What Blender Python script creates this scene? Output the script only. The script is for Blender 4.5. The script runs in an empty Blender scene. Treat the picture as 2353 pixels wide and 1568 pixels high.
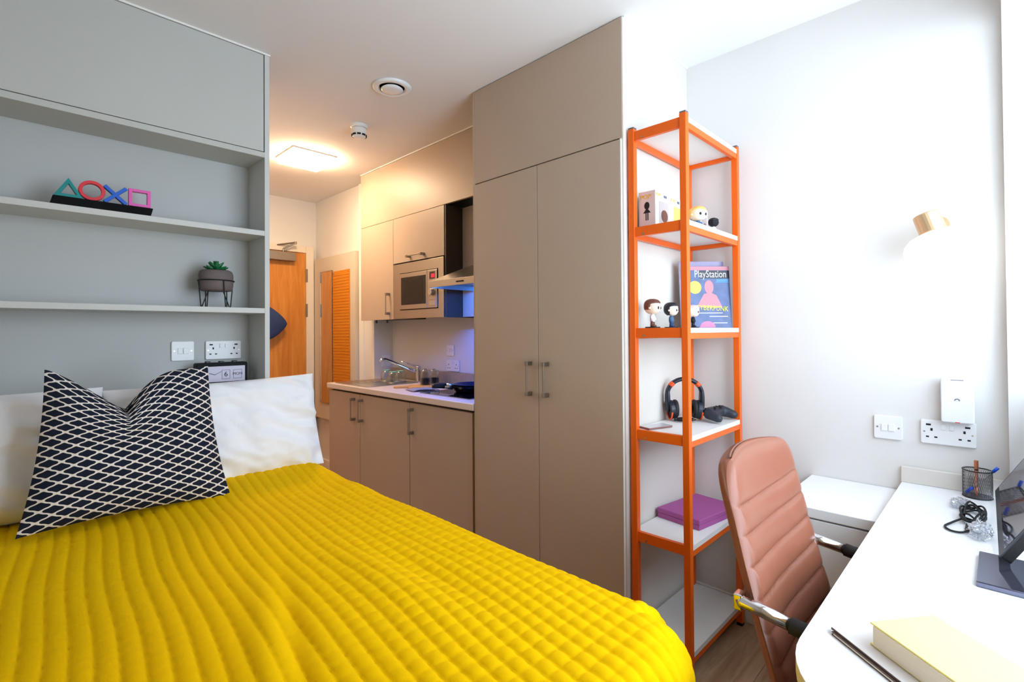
import bpy, math, random
import numpy as np
from mathutils import Vector, Matrix, noise

random.seed(7)
SC = bpy.context.scene
COL = SC.collection

# ------------------------------------------------------------------ camera
CAM_F, CAM_CY, YAW, PITCH, ROLL, CAM_H = 1149.05, -34.41, 0.7955, 0.0116, -0.007, 1.25
fw = Vector((math.sin(YAW) * math.cos(PITCH), math.cos(YAW) * math.cos(PITCH), math.sin(PITCH)))
rt = Vector((math.cos(YAW), -math.sin(YAW), 0))
up = rt.cross(fw)
r2 = rt * math.cos(ROLL) + up * math.sin(ROLL)
u2 = -rt * math.sin(ROLL) + up * math.cos(ROLL)
cd = bpy.data.cameras.new('camera')
cam = bpy.data.objects.new('camera', cd)
COL.objects.link(cam)
cam.matrix_world = Matrix(((r2.x, u2.x, -fw.x, 0), (r2.y, u2.y, -fw.y, 0), (r2.z, u2.z, -fw.z, CAM_H), (0, 0, 0, 1)))
cd.sensor_fit = 'HORIZONTAL'
cd.sensor_width = 36
cd.lens = CAM_F / 2353 * 36
cd.shift_y = CAM_CY / 2353
cd.clip_start = 0.02
SC.camera = cam

# ------------------------------------------------------------------ light
world = bpy.data.worlds.new('sky')
SC.world = world
world.use_nodes = True
bg = world.node_tree.nodes['Background']
bg.inputs[0].default_value = (0.71, 0.845, 1.0, 1)
bg.inputs[1].default_value = 8.3
pl = bpy.data.lights.new('window_portal', 'AREA')
pl.shape = 'RECTANGLE'
pl.size, pl.size_y = 1.52, 1.56
pl.cycles.is_portal = True
po = bpy.data.objects.new('window_portal', pl)
COL.objects.link(po)
po.location = (1.453, -0.53, 1.47)
po.rotation_euler = (math.radians(90), 0, 0)      # local -Z looks along +Y, into the room
SC.view_settings.view_transform = 'Standard'
SC.view_settings.look = 'None'
SC.view_settings.exposure = 0.24
SC.view_settings.gamma = 1
SC.view_settings.use_curve_mapping = False

SC.cycles.max_bounces = 6
SC.cycles.diffuse_bounces = 4
SC.cycles.glossy_bounces = 3
SC.cycles.transmission_bounces = 4
SC.cycles.transparent_max_bounces = 8
SC.cycles.caustics_reflective = False
SC.cycles.caustics_refractive = False
SC.cycles.sample_clamp_indirect = 6.0
SC.cycles.use_light_tree = False
SC.cycles.adaptive_threshold = 0.08

CEIL_LAMP, WALL_LAMP, HOOD_LAMP = 62.0, 0.6, 200.0


# ------------------------------------------------------------------ helpers
def lin(c):
    return tuple((x / 255 / 12.92) if x / 255 <= 0.04045 else ((x / 255 + 0.055) / 1.055) ** 2.4 for x in c) + (1,)


MATS = {}


def mat(name, rgb, rough=0.5, metal=0.0, var=0.0, vscale=30, bump=0.0, bscale=200, sheen=0.0, coat=0.0, spec=0.5,
        trans=0.0, ior=1.45, stretch=None, rnd=0.0):
    m = bpy.data.materials.new(name)
    m.use_nodes = True
    nt = m.node_tree
    b = nt.nodes['Principled BSDF']
    b.inputs['Base Color'].default_value = lin(rgb)
    b.inputs['Roughness'].default_value = rough
    b.inputs['Metallic'].default_value = metal
    b.inputs['Specular IOR Level'].default_value = spec
    b.inputs['IOR'].default_value = ior
    if sheen:
        b.inputs['Sheen Weight'].default_value = sheen
    if coat:
        b.inputs['Coat Weight'].default_value = coat
    if trans:
        b.inputs['Transmission Weight'].default_value = trans
    tc = nt.nodes.new('ShaderNodeTexCoord')
    mp = nt.nodes.new('ShaderNodeMapping')
    nt.links.new(tc.outputs['Object'], mp.inputs[0])
    if stretch:
        mp.inputs['Scale'].default_value = stretch
    if var or rnd:
        n = nt.nodes.new('ShaderNodeTexNoise')
        n.inputs['Scale'].default_value = vscale
        n.inputs['Detail'].default_value = 4
        nt.links.new(mp.outputs[0], n.inputs['Vector'])
        hv = nt.nodes.new('ShaderNodeHueSaturation')
        hv.inputs['Color'].default_value = lin(rgb)
        mr = nt.nodes.new('ShaderNodeMapRange')
        mr.inputs['From Min'].default_value = 0.3
        mr.inputs['From Max'].default_value = 0.7
        mr.inputs['To Min'].default_value = 1 - var
        mr.inputs['To Max'].default_value = 1 + var
        nt.links.new(n.outputs['Fac'], mr.inputs['Value'])
        if rnd:
            oi = nt.nodes.new('ShaderNodeObjectInfo')
            mm = nt.nodes.new('ShaderNodeMath')
            mm.operation = 'MULTIPLY_ADD'
            mm.inputs[1].default_value = rnd
            mm.inputs[2].default_value = -rnd / 2
            nt.links.new(oi.outputs['Random'], mm.inputs[0])
            ad = nt.nodes.new('ShaderNodeMath')
            ad.operation = 'ADD'
            nt.links.new(mm.outputs[0], ad.inputs[0])
            nt.links.new(mr.outputs[0], ad.inputs[1])
            nt.links.new(ad.outputs[0], hv.inputs['Value'])
        else:
            nt.links.new(mr.outputs[0], hv.inputs['Value'])
        nt.links.new(hv.outputs[0], b.inputs['Base Color'])
    if bump:
        n2 = nt.nodes.new('ShaderNodeTexNoise')
        n2.inputs['Scale'].default_value = bscale
        n2.inputs['Detail'].default_value = 3
        nt.links.new(mp.outputs[0], n2.inputs['Vector'])
        bp = nt.nodes.new('ShaderNodeBump')
        bp.inputs['Strength'].default_value = bump
        bp.inputs['Distance'].default_value = 0.002
        nt.links.new(n2.outputs['Fac'], bp.inputs['Height'])
        nt.links.new(bp.outputs[0], b.inputs['Normal'])
    MATS[name] = m
    return m


def emat(name, rgb, strength):
    m = bpy.data.materials.new(name)
    m.use_nodes = True
    b = m.node_tree.nodes['Principled BSDF']
    b.inputs['Base Color'].default_value = lin(rgb)
    b.inputs['Emission Color'].default_value = lin(rgb)
    b.inputs['Emission Strength'].default_value = strength
    MATS[name] = m
    return m


def wood(name, c1, c2, axis, scale=6.0, rough=0.45):
    """grain along AXIS (0 x, 1 y, 2 z) of the object"""
    m = bpy.data.materials.new(name)
    m.use_nodes = True
    nt = m.node_tree
    b = nt.nodes['Principled BSDF']
    b.inputs['Roughness'].default_value = rough
    tc = nt.nodes.new('ShaderNodeTexCoord')
    oi = nt.nodes.new('ShaderNodeObjectInfo')
    va = nt.nodes.new('ShaderNodeVectorMath')
    va.operation = 'ADD'
    vm = nt.nodes.new('ShaderNodeVectorMath')
    vm.operation = 'SCALE'
    cb = nt.nodes.new('ShaderNodeCombineXYZ')
    for i in range(3):
        nt.links.new(oi.outputs['Random'], cb.inputs[i])
    nt.links.new(cb.outputs[0], vm.inputs[0])
    vm.inputs['Scale'].default_value = 13.0
    nt.links.new(tc.outputs['Object'], va.inputs[0])
    nt.links.new(vm.outputs[0], va.inputs[1])
    mp = nt.nodes.new('ShaderNodeMapping')
    s = [scale, scale, scale]
    s[axis] = scale * 0.09
    mp.inputs['Scale'].default_value = s
    nt.links.new(va.outputs[0], mp.inputs[0])
    n = nt.nodes.new('ShaderNodeTexNoise')
    n.inputs['Scale'].default_value = 2.2
    n.inputs['Detail'].default_value = 8
    n.inputs['Roughness'].default_value = 0.65
    n.inputs['Distortion'].default_value = 0.8
    nt.links.new(mp.outputs[0], n.inputs['Vector'])
    cr = nt.nodes.new('ShaderNodeValToRGB')
    cr.color_ramp.elements[0].position = 0.33
    cr.color_ramp.elements[1].position = 0.68
    cr.color_ramp.elements[0].color = lin(c1)
    cr.color_ramp.elements[1].color = lin(c2)
    nt.links.new(n.outputs['Fac'], cr.inputs[0])
    nt.links.new(cr.outputs[0], b.inputs['Base Color'])
    bp = nt.nodes.new('ShaderNodeBump')
    bp.inputs['Strength'].default_value = 0.08
    nt.links.new(n.outputs['Fac'], bp.inputs['Height'])
    nt.links.new(bp.outputs[0], b.inputs['Normal'])
    MATS[name] = m
    return m


def glassy(name, tint=(1, 1, 1), gloss=0.12, rough=0.02):
    m = bpy.data.materials.new(name)
    m.use_nodes = True
    nt = m.node_tree
    for n in list(nt.nodes):
        nt.nodes.remove(n)
    o = nt.nodes.new('ShaderNodeOutputMaterial')
    t = nt.nodes.new('ShaderNodeBsdfTransparent')
    t.inputs[0].default_value = tint + (1,)
    g = nt.nodes.new('ShaderNodeBsdfGlossy')
    g.inputs['Roughness'].default_value = rough
    lw = nt.nodes.new('ShaderNodeLayerWeight')
    lw.inputs['Blend'].default_value = gloss
    mx = nt.nodes.new('ShaderNodeMixShader')
    nt.links.new(lw.outputs['Facing'], mx.inputs[0])
    nt.links.new(t.outputs[0], mx.inputs[1])
    nt.links.new(g.outputs[0], mx.inputs[2])
    nt.links.new(mx.outputs[0], o.inputs[0])
    MATS[name] = m
    return m


ORI = {}


class B:
    def __init__(s):
        s.v, s.f, s.uv = [], [], None

    def box(s, x0, x1, y0, y1, z0, z1):
        x0, x1 = min(x0, x1), max(x0, x1)
        y0, y1 = min(y0, y1), max(y0, y1)
        z0, z1 = min(z0, z1), max(z0, z1)
        i = len(s.v)
        s.v += [(x0, y0, z0), (x1, y0, z0), (x1, y1, z0), (x0, y1, z0), (x0, y0, z1), (x1, y0, z1), (x1, y1, z1), (x0, y1, z1)]
        s.f += [tuple(i + k for k in q) for q in ((3, 2, 1, 0), (4, 5, 6, 7), (0, 1, 5, 4), (1, 2, 6, 5), (2, 3, 7, 6), (3, 0, 4, 7))]
        return s

    def cyl(s, p0, p1, r0, r1=None, n=24):
        r1 = r0 if r1 is None else r1
        p0, p1 = Vector(p0), Vector(p1)
        d = (p1 - p0).normalized()
        a = d.orthogonal().normalized()
        b = d.cross(a)
        i = len(s.v)
        for k in range(n):
            t = 2 * math.pi * k / n
            s.v.append(tuple(p0 + (a * math.cos(t) + b * math.sin(t)) * r0))
        for k in range(n):
            t = 2 * math.pi * k / n
            s.v.append(tuple(p1 + (a * math.cos(t) + b * math.sin(t)) * r1))
        s.f.append(tuple(i + k for k in reversed(range(n))))
        s.f.append(tuple(i + n + k for k in range(n)))
        for k in range(n):
            j = (k + 1) % n
            s.f.append((i + k, i + j, i + n + j, i + n + k))
        return s

    def tube(s, pts, r, n=8, closed=False):
        pts = [Vector(p) for p in pts]
        m = len(pts)
        rr = r if isinstance(r, (list, tuple)) else [r] * m
        i = len(s.v)
        prev = None
        for k, p in enumerate(pts):
            if closed:
                d = pts[(k + 1) % m] - pts[k - 1]
            else:
                d = pts[min(k + 1, m - 1)] - pts[max(k - 1, 0)]
            d.normalize()
            if prev is None:
                a = d.orthogonal().normalized()
            else:
                a = (prev - d * prev.dot(d)).normalized()
            prev = a
            b = d.cross(a)
            for q in range(n):
                t = 2 * math.pi * q / n
                s.v.append(tuple(p + (a * math.cos(t) + b * math.sin(t)) * rr[k]))
        for k in range(m if closed else m - 1):
            k2 = (k + 1) % m
            for q in range(n):
                q2 = (q + 1) % n
                s.f.append((i + k * n + q, i + k * n + q2, i + k2 * n + q2, i + k2 * n + q))
        if not closed:
            s.f.append(tuple(i + q for q in reversed(range(n))))
            s.f.append(tuple(i + (m - 1) * n + q for q in range(n)))
        return s

    def lathe(s, prof, c=(0, 0, 0), n=32, sx=1.0, sy=1.0):
        i = len(s.v)
        m = len(prof)
        for (r, z) in prof:
            for q in range(n):
                t = 2 * math.pi * q / n
                s.v.append((c[0] + r * sx * math.cos(t), c[1] + r * sy * math.sin(t), c[2] + z))
        for k in range(m - 1):
            for q in range(n):
                q2 = (q + 1) % n
                s.f.append((i + k * n + q, i + k * n + q2, i + (k + 1) * n + q2, i + (k + 1) * n + q))
        if prof[0][0] > 1e-5:
            s.f.append(tuple(i + q for q in reversed(range(n))))
        if prof[-1][0] > 1e-5:
            s.f.append(tuple(i + (m - 1) * n + q for q in range(n)))
        return s

    def sph(s, c, rx, ry=None, rz=None, n=20, m=12, pw=1.0):
        ry = rx if ry is None else ry
        rz = rx if rz is None else rz
        i = len(s.v)

        def sp(x):
            return math.copysign(abs(x) ** pw, x)
        for k in range(m + 1):
            ph = -math.pi / 2 + math.pi * k / m
            for q in range(n):
                t = 2 * math.pi * q / n
                s.v.append((c[0] + rx * sp(math.cos(ph)) * sp(math.cos(t)), c[1] + ry * sp(math.cos(ph)) * sp(math.sin(t)), c[2] + rz * sp(math.sin(ph))))
        for k in range(m):
            for q in range(n):
                q2 = (q + 1) % n
                s.f.append((i + k * n + q, i + k * n + q2, i + (k + 1) * n + q2, i + (k + 1) * n + q))
        return s

    def prism(s, poly, z0, z1, M=None):
        """poly in local xy, extruded along local z"""
        i = len(s.v)
        n = len(poly)
        vs = [Vector((p[0], p[1], z0)) for p in poly] + [Vector((p[0], p[1], z1)) for p in poly]
        if M is not None:
            vs = [M @ v for v in vs]
        s.v += [tuple(v) for v in vs]
        s.f.append(tuple(i + k for k in reversed(range(n))))
        s.f.append(tuple(i + n + k for k in range(n)))
        for k in range(n):
            j = (k + 1) % n
            s.f.append((i + k, i + j, i + n + j, i + n + k))
        return s

    def ring(s, outer, inner, z0, z1, M=None):
        """flat frame between two polygons with the same count"""
        i = len(s.v)
        n = len(outer)
        vs = [Vector((p[0], p[1], z)) for z in (z0, z1) for P in (outer, inner) for p in P]
        if M is not None:
            vs = [M @ v for v in vs]
        s.v += [tuple(v) for v in vs]
        for k in range(n):
            j = (k + 1) % n
            s.f += [(i + k, i + n + k, i + n + j, i + j), (i + 2 * n + k, i + 2 * n + j, i + 3 * n + j, i + 3 * n + k),
                    (i + k, i + j, i + 2 * n + j, i + 2 * n + k), (i + n + k, i + 3 * n + k, i + 3 * n + j, i + n + j)]
        return s

    def xf(s, M):
        s.v = [tuple(M @ Vector(v)) for v in s.v]
        return s

    def obj(s, name, m, parent=None, bevel=0.0, smooth=False, local=False, seg=2):
        o3 = Vector((0, 0, 0))
        if parent is not None:
            if not local:
                o3 = ORI[parent.name]
        elif not local:
            a = np.array(s.v)
            lo, hi = a.min(0), a.max(0)
            o3 = Vector(((lo[0] + hi[0]) / 2, (lo[1] + hi[1]) / 2, lo[2]))
        me = bpy.data.meshes.new(name)
        me.from_pydata([(v[0] - o3.x, v[1] - o3.y, v[2] - o3.z) for v in s.v], [], s.f)
        if s.uv is not None:
            ul = me.uv_layers.new(name='UVMap')
            idx = np.empty(len(me.loops), dtype=np.int32)
            me.loops.foreach_get('vertex_index', idx)
            ul.data.foreach_set('uv', np.array(s.uv, dtype=np.float32)[idx].ravel())
        me.validate()
        if smooth:
            me.polygons.foreach_set('use_smooth', [True] * len(me.polygons))
        me.materials.append(MATS[m] if isinstance(m, str) else m)
        o = bpy.data.objects.new(name, me)
        COL.objects.link(o)
        if parent is not None:
            o.parent = parent
            ORI[o.name] = o3.copy()
        else:
            o.location = o3
            ORI[o.name] = o3.copy()
        if bevel:
            md = o.modifiers.new('bevel', 'BEVEL')
            md.width = bevel
            md.segments = seg
            md.limit_method = 'ANGLE'
            md.angle_limit = math.radians(40)
        return o


def tag(o, label, cat, group=None):
    o['label'] = label
    o['category'] = cat
    if group:
        o['group'] = group
    return o


def thing(name, label, cat, loc=(0, 0, 0), M=None, group=None):
    o = bpy.data.objects.new(name, None)
    COL.objects.link(o)
    o.empty_display_size = 0.05
    if M is not None:
        o.matrix_world = M
        ORI[o.name] = M.translation.copy()
    else:
        o.location = loc
        ORI[o.name] = Vector(loc)
    return tag(o, label, cat, group)


def struct(o):
    o['kind'] = 'structure'
    return o


def frame(o, x, y):
    x, y = Vector(x).normalized(), Vector(y).normalized()
    z = x.cross(y)
    return Matrix(((x.x, y.x, z.x, o[0]), (x.y, y.y, z.y, o[1]), (x.z, y.z, z.z, o[2]), (0, 0, 0, 1)))


def wallX(y, z, x):      # on a wall seen looking along +X: local x right (-Y), y up, z out (-X)
    return frame((x, y, z), (0, -1, 0), (0, 0, 1))


def wallY(x, z, y):      # on a wall seen looking along +Y
    return frame((x, y, z), (1, 0, 0), (0, 0, 1))


def text(name, body, size, m, parent, M, ext=0.0004, align='CENTER', sx=1.0):
    c = bpy.data.curves.new(name, 'FONT')
    c.body = body
    c.size = size
    c.extrude = ext
    c.align_x = align
    c.align_y = 'CENTER'
    c.materials.append(MATS[m])
    c.resolution_u = 3
    tmp = bpy.data.objects.new('tmp', c)
    COL.objects.link(tmp)
    bpy.context.view_layer.update()
    me = bpy.data.meshes.new_from_object(tmp.evaluated_get(bpy.context.evaluated_depsgraph_get()))
    bpy.data.objects.remove(tmp)
    me.name = name
    o = bpy.data.objects.new(name, me)
    COL.objects.link(o)
    o.parent = parent
    o.matrix_local = M @ Matrix.Diagonal((sx, 1, 1, 1))
    return o


def rrect(w, h, r, n=5, cx=0, cy=0):
    p = []
    for (sx, sy, a0) in ((1, 1, 0), (-1, 1, 90), (-1, -1, 180), (1, -1, 270)):
        for k in range(n + 1):
            a = math.radians(a0 + 90 * k / n)
            p.append((cx + sx * (w / 2 - r) + r * math.cos(a), cy + sy * (h / 2 - r) + r * math.sin(a)))
    return p


def ell(w, h, n=32, cx=0, cy=0):
    return [(cx + w / 2 * math.cos(2 * math.pi * k / n), cy + h / 2 * math.sin(2 * math.pi * k / n)) for k in range(n)]


T3 = Matrix.Translation

# ------------------------------------------------------------------ materials
mat('wall_paint', (230, 227, 223), 0.75, var=0.012, vscale=3, bump=0.05, bscale=300)
mat('ceiling_paint', (238, 235, 233), 0.85, bump=0.03, bscale=250)
mat('sage', (194, 194, 188), 0.55, var=0.01, vscale=4)
mat('sage_back', (194, 195, 192), 0.6, var=0.012, vscale=3)
mat('sage_edge', (206, 206, 201), 0.5)
mat('taupe', (188, 168, 149), 0.42, var=0.012, vscale=5)
mat('taupe_edge', (206, 198, 188), 0.45)
mat('taupe_dark', (72, 60, 50), 0.6)
mat('white_melamine', (238, 236, 233), 0.45)
mat('cream_side', (224, 217, 208), 0.5)
mat('white_plastic', (240, 240, 240), 0.3)
mat('white_trim', (242, 240, 236), 0.45)
mat('gap_black', (22, 20, 18), 0.8)
mat('steel', (190, 186, 180), 0.3, metal=1.0, var=0.03, vscale=60, stretch=(1, 1, 12))
mat('steel_brushed', (178, 168, 156), 0.38, metal=1.0, var=0.03, vscale=40, stretch=(1, 10, 1))
mat('handle_metal', (150, 140, 128), 0.38, metal=1.0)
mat('chrome', (225, 225, 228), 0.12, metal=1.0)
mat('black_plastic', (22, 22, 24), 0.4)
mat('black_rubber', (30, 30, 33), 0.65)
mat('black_gloss', (12, 12, 15), 0.06, coat=0.5)
mat('dark_glass', (30, 24, 20), 0.08)
mat('mirror', (235, 235, 235), 0.02, metal=1.0)
mat('orange_paint', (240, 100, 8), 0.38, coat=0.1)
mat('quilt_yellow', (251, 198, 0), 0.95, var=0.02, vscale=90, bump=0.25, bscale=900, spec=0.08)
mat('linen_white', (250, 250, 253), 0.9, bump=0.08, bscale=700, spec=0.2)
mat('mattress_fabric', (238, 236, 232), 0.9)
mat('bed_base', (120, 112, 104), 0.8)
mat('leather_brown', (146, 88, 66), 0.36, var=0.03, vscale=25, bump=0.12, bscale=420)
mat('desk_white', (243, 243, 244), 0.42)
mat('desk_edge', (226, 214, 170), 0.5)
mat('worktop_speckle', (222, 208, 200), 0.4, var=0.05, vscale=220)
mat('upstand_stone', (176, 158, 134), 0.5, var=0.08, vscale=60)
mat('pot_clay', (112, 100, 98), 0.8, var=0.05, vscale=40)
mat('wire_black', (18, 18, 20), 0.5)
mat('leaf_green', (20, 110, 60), 0.45, var=0.12, vscale=30)
mat('soil', (70, 55, 45), 0.9)
mat('teal', (0, 140, 138), 0.45)
mat('red_sign', (226, 50, 62), 0.45)
mat('blue_sign', (24, 96, 205), 0.45)
mat('pink_sign', (232, 96, 180), 0.45)
mat('near_black', (6, 9, 13), 0.6, spec=0.25)
mat('dial_white', (214, 208, 226), 0.5)
mat('ink', (25, 22, 30), 0.6)
mat('ink_grey', (110, 108, 118), 0.6)
mat('logo_yellow', (240, 190, 40), 0.5)
mat('box_white', (240, 236, 236), 0.45)
mat('box_pink', (226, 205, 202), 0.5)
mat('box_yellow_art', (246, 205, 110), 0.5, var=0.15, vscale=60)
mat('box_window', (190, 178, 176), 0.25)
mat('hair_brown', (110, 66, 52), 0.5)
mat('hair_black', (28, 28, 36), 0.4)
mat('hair_white', (228, 208, 214), 0.5)
mat('hair_blond', (242, 196, 110), 0.5)
mat('skin', (246, 222, 200), 0.5)
mat('cloth_white', (236, 234, 240), 0.7)
mat('cloth_navy', (42, 62, 112), 0.8)
mat('cloth_denim', (70, 104, 140), 0.8)
mat('cloth_purple', (84, 74, 150), 0.7)
mat('cloth_black', (20, 20, 24), 0.7)
mat('headset_navy', (24, 30, 44), 0.35)
mat('headset_orange', (244, 84, 24), 0.4)
mat('controller_black', (48, 52, 62), 0.45)
mat('magazine_paper', (226, 224, 228), 0.5)
mat('magazine_blue', (74, 92, 138), 0.3, var=0.25, vscale=22)
mat('magazine_purple', (140, 132, 166), 0.25, var=0.1, vscale=18)
mat('magazine_pink', (228, 120, 160), 0.4)
mat('magazine_rose', (196, 128, 140), 0.4)
mat('magazine_yellow', (226, 214, 80), 0.4)
mat('magazine_black', (24, 28, 40), 0.35)
mat('magazine_sky', (70, 140, 200), 0.35)
mat('box_purple', (168, 84, 148), 0.6)
mat('phone_glass', (205, 205, 212), 0.1)
mat('phone_rose', (150, 110, 104), 0.35, metal=0.6)
mat('lamp_brass', (222, 190, 150), 0.35, metal=0.7)
mat('mesh_metal', (108, 104, 112), 0.45, metal=0.6)
mat('copper', (214, 140, 112), 0.25, metal=0.8)
mat('pen_blue', (24, 80, 220), 0.35)
mat('book_yellow', (253, 238, 150), 0.55)
mat('book_pages', (238, 228, 205), 0.85, var=0.06, vscale=300, stretch=(0.02, 0.02, 6))
mat('folder_brown', (86, 66, 58), 0.6)
mat('folder_top', (226, 222, 220), 0.55)
mat('door_frame', (236, 224, 204), 0.55)
mat('pegboard', (214, 134, 30), 0.6)
mat('board_backing', (212, 200, 184), 0.7)
mat('chopping_wood', (216, 160, 90), 0.6, var=0.08, vscale=30)
mat('towel_grey', (150, 146, 156), 0.9, bump=0.3, bscale=400)
mat('pan_blue', (24, 34, 66), 0.22)
mat('coffee', (16, 14, 14), 0.7)
mat('glass_green', (120, 190, 165), 0.1)
mat('red_dot', (210, 40, 50), 0.5)
mat('sky_frame', (236, 238, 240), 0.4)
wood('door_oak', (196, 116, 36), (222, 150, 62), 2, 9)
wood('plank_oak', (166, 132, 100), (214, 182, 146), 0, 11, 0.5)
glassy('window_glass', (0.97, 0.98, 0.98), 0.06)
glassy('clear_glass', (0.90, 0.95, 0.93), 0.35)
glassy('clear_plastic', (0.93, 0.95, 0.99), 0.45, 0.12)
emat('ceiling_lamp_glow', (255, 219, 176), CEIL_LAMP)
emat('wall_lamp_glow', (255, 244, 226), WALL_LAMP)
emat('display_red', (255, 16, 40), 2.0)
emat('hood_led', (45, 118, 255), HOOD_LAMP)
mat('glossy_slate', (112, 112, 132), 0.05, metal=0.85)
emat('monitor_glow', (120, 175, 215), 0.5)


def cushion_material():
    m = bpy.data.materials.new('cushion_lattice')
    m.use_nodes = True
    nt = m.node_tree
    b = nt.nodes['Principled BSDF']
    b.inputs['Roughness'].default_value = 0.9
    b.inputs['Specular IOR Level'].default_value = 0.2
    uv = nt.nodes.new('ShaderNodeUVMap')
    sp = nt.nodes.new('ShaderNodeSeparateXYZ')
    nt.links.new(uv.outputs[0], sp.inputs[0])

    def M(op, a, bb=None):
        n = nt.nodes.new('ShaderNodeMath')
        n.operation = op
        for k, x in enumerate((a, bb)):
            if x is None:
                continue
            if isinstance(x, (int, float)):
                n.inputs[k].default_value = x
            else:
                nt.links.new(x, n.inputs[k])
        return n.outputs[0]
    U = M('MULTIPLY', sp.outputs[0], 2 * math.pi * 8.6)
    V = M('MULTIPLY', sp.outputs[1], 2 * math.pi * 16.0)
    c1 = M('COSINE', U)
    c2 = M('COSINE', V)
    c3 = M('MULTIPLY', M('COSINE', M('MULTIPLY', U, 3.0)), 0.16)
    s = M('ADD', M('ADD', c1, c2), c3)
    line = M('LESS_THAN', M('ABSOLUTE', s), 0.42)
    mx = nt.nodes.new('ShaderNodeMix')
    mx.data_type = 'RGBA'
    nt.links.new(line, mx.inputs[0])
    mx.inputs[6].default_value = lin((26, 32, 48))
    mx.inputs[7].default_value = lin((236, 226, 216))
    nt.links.new(mx.outputs[2], b.inputs['Base Color'])
    n2 = nt.nodes.new('ShaderNodeTexNoise')
    n2.inputs['Scale'].default_value = 600
    bp = nt.nodes.new('ShaderNodeBump')
    bp.inputs['Strength'].default_value = 0.15
    bp.inputs['Distance'].default_value = 0.001
    nt.links.new(n2.outputs['Fac'], bp.inputs['Height'])
    nt.links.new(bp.outputs[0], b.inputs['Normal'])
    MATS['cushion_lattice'] = m


cushion_material()

# ------------------------------------------------------------------ room dimensions
XL, XR, YF, ZC = -0.48, 2.2437, 4.62, 2.48
XW, YW0, YW1 = 1.681, 1.0407, 1.9244          # wardrobe
XP, YP, YB = 0.824, 2.297, 2.5015             # headboard shelving
X2, YK = 2.076, 3.572                         # hall wall, kitchen end
XU = 1.961

# ------------------------------------------------------------------ structure
fl = struct(B().box(XL - 0.1, XR + 0.1, -0.5, YF + 0.1, -0.06, -0.012).obj('floor', 'gap_black'))
pw, plen = 0.192, 1.285
plank_me = None
row = 0
y = -0.12
while y < YF:
    x = XL - random.random() * 0.9
    while x < XR:
        a, bb = max(x, XL), min(x + plen, XR + 0.05)
        if bb - a > 0.05:
            p = B().box(a + 0.0006, bb - 0.0006, y + 0.0006, min(y + pw, YF + 0.02) - 0.0006, -0.012, 0.0)
            p.obj('plank', 'plank_oak', fl)
        x += plen
    y += pw
    row += 1
struct(B().box(XL - 0.1, XR + 0.1, -0.55, YF + 0.1, ZC, ZC + 0.1).obj('ceiling', 'ceiling_paint'))
struct(B().box(XL - 0.1, XL, -0.5, YF + 0.1, 0, ZC).obj('wall_left', 'wall_paint'))
struct(B().box(XR, XR + 0.1, -0.011, YK, 0, ZC).obj('wall_right', 'wall_paint'))
struct(B().box(X2, XR + 0.1, YK, YF, 0, ZC).obj('wall_hall', 'wall_paint'))
struct(B().box(XL - 0.1, XR + 0.1, YF, YF + 0.1, 0, ZC).obj('wall_back', 'wall_paint'))
struct(B().box(XL, XP + 0.04, YB + 0.025, YF, 0, ZC).obj('wall_bathroom', 'wall_paint'))
# window wall: inner face at y=-0.011, deep reveal, glass at y=-0.45
WX0, WX1, WZ0, WZ1 = 0.70, 2.206, 0.70, 2.24
struct(B().box(XL, XR + 0.1, -0.52, -0.472, 0, WZ0 - 0.03).obj('wall_window', 'wall_paint'))
struct(B().box(XL, XR + 0.1, -0.52, -0.011, WZ1, ZC).obj('wall_window_head', 'wall_paint'))
struct(B().box(XL, WX0, -0.52, -0.035, 0, WZ1).obj('wall_window_left', 'wall_paint'))
struct(B().box(WX1, XR + 0.1, -0.52, -0.011, 0, WZ1).obj('wall_window_right', 'wall_paint'))
wn = B()
for (a, b_) in ((WX0, WX0 + 0.05), (1.42, 1.48), (WX1 - 0.05, WX1)):
    wn.box(a, b_, -0.47, -0.41, WZ0, WZ1)
for (a, b_) in ((WZ0 - 0.03, WZ0 + 0.05), (WZ1 - 0.05, WZ1)):
    wn.box(WX0, WX1, -0.469, -0.411, a, b_)
win = struct(wn.obj('window_1', 'sky_frame', bevel=0.004))
for (a, b_) in ((WX0 + 0.05, 1.42), (1.48, WX1 - 0.05)):
    B().box(a, b_, -0.443, -0.439, WZ0 + 0.05, WZ1 - 0.05).obj('pane', 'window_glass', win)
# thin white trims along the ceiling
struct(B().box(XL, XP + 0.002, YP - 0.006, YP - 0.0005, ZC - 0.007, ZC).obj('trim_1', 'white_trim'))
struct(B().box(XW + 0.01, XR, YW0 - 0.006, YW0 - 0.0005, ZC - 0.006, ZC).obj('trim_2', 'white_trim'))
struct(B().box(XU - 0.006, XU - 0.0005, YW1, YK - 0.01, ZC - 0.007, ZC).obj('trim_3', 'white_trim'))
struct(B().box(X2 - 0.012, X2, 3.72, 3.79, 0.0, ZC).obj('trim_4', 'white_trim'))
struct(B().box(X2 - 0.014, X2, 3.85, YF, 0.0, 0.10).obj('baseboard_hall', 'white_trim', bevel=0.004))
struct(B().box(XR - 0.014, XR, 0.545, YW0 - 0.01, 0.0, 0.10).obj('baseboard_right', 'white_trim', bevel=0.004))

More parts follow.
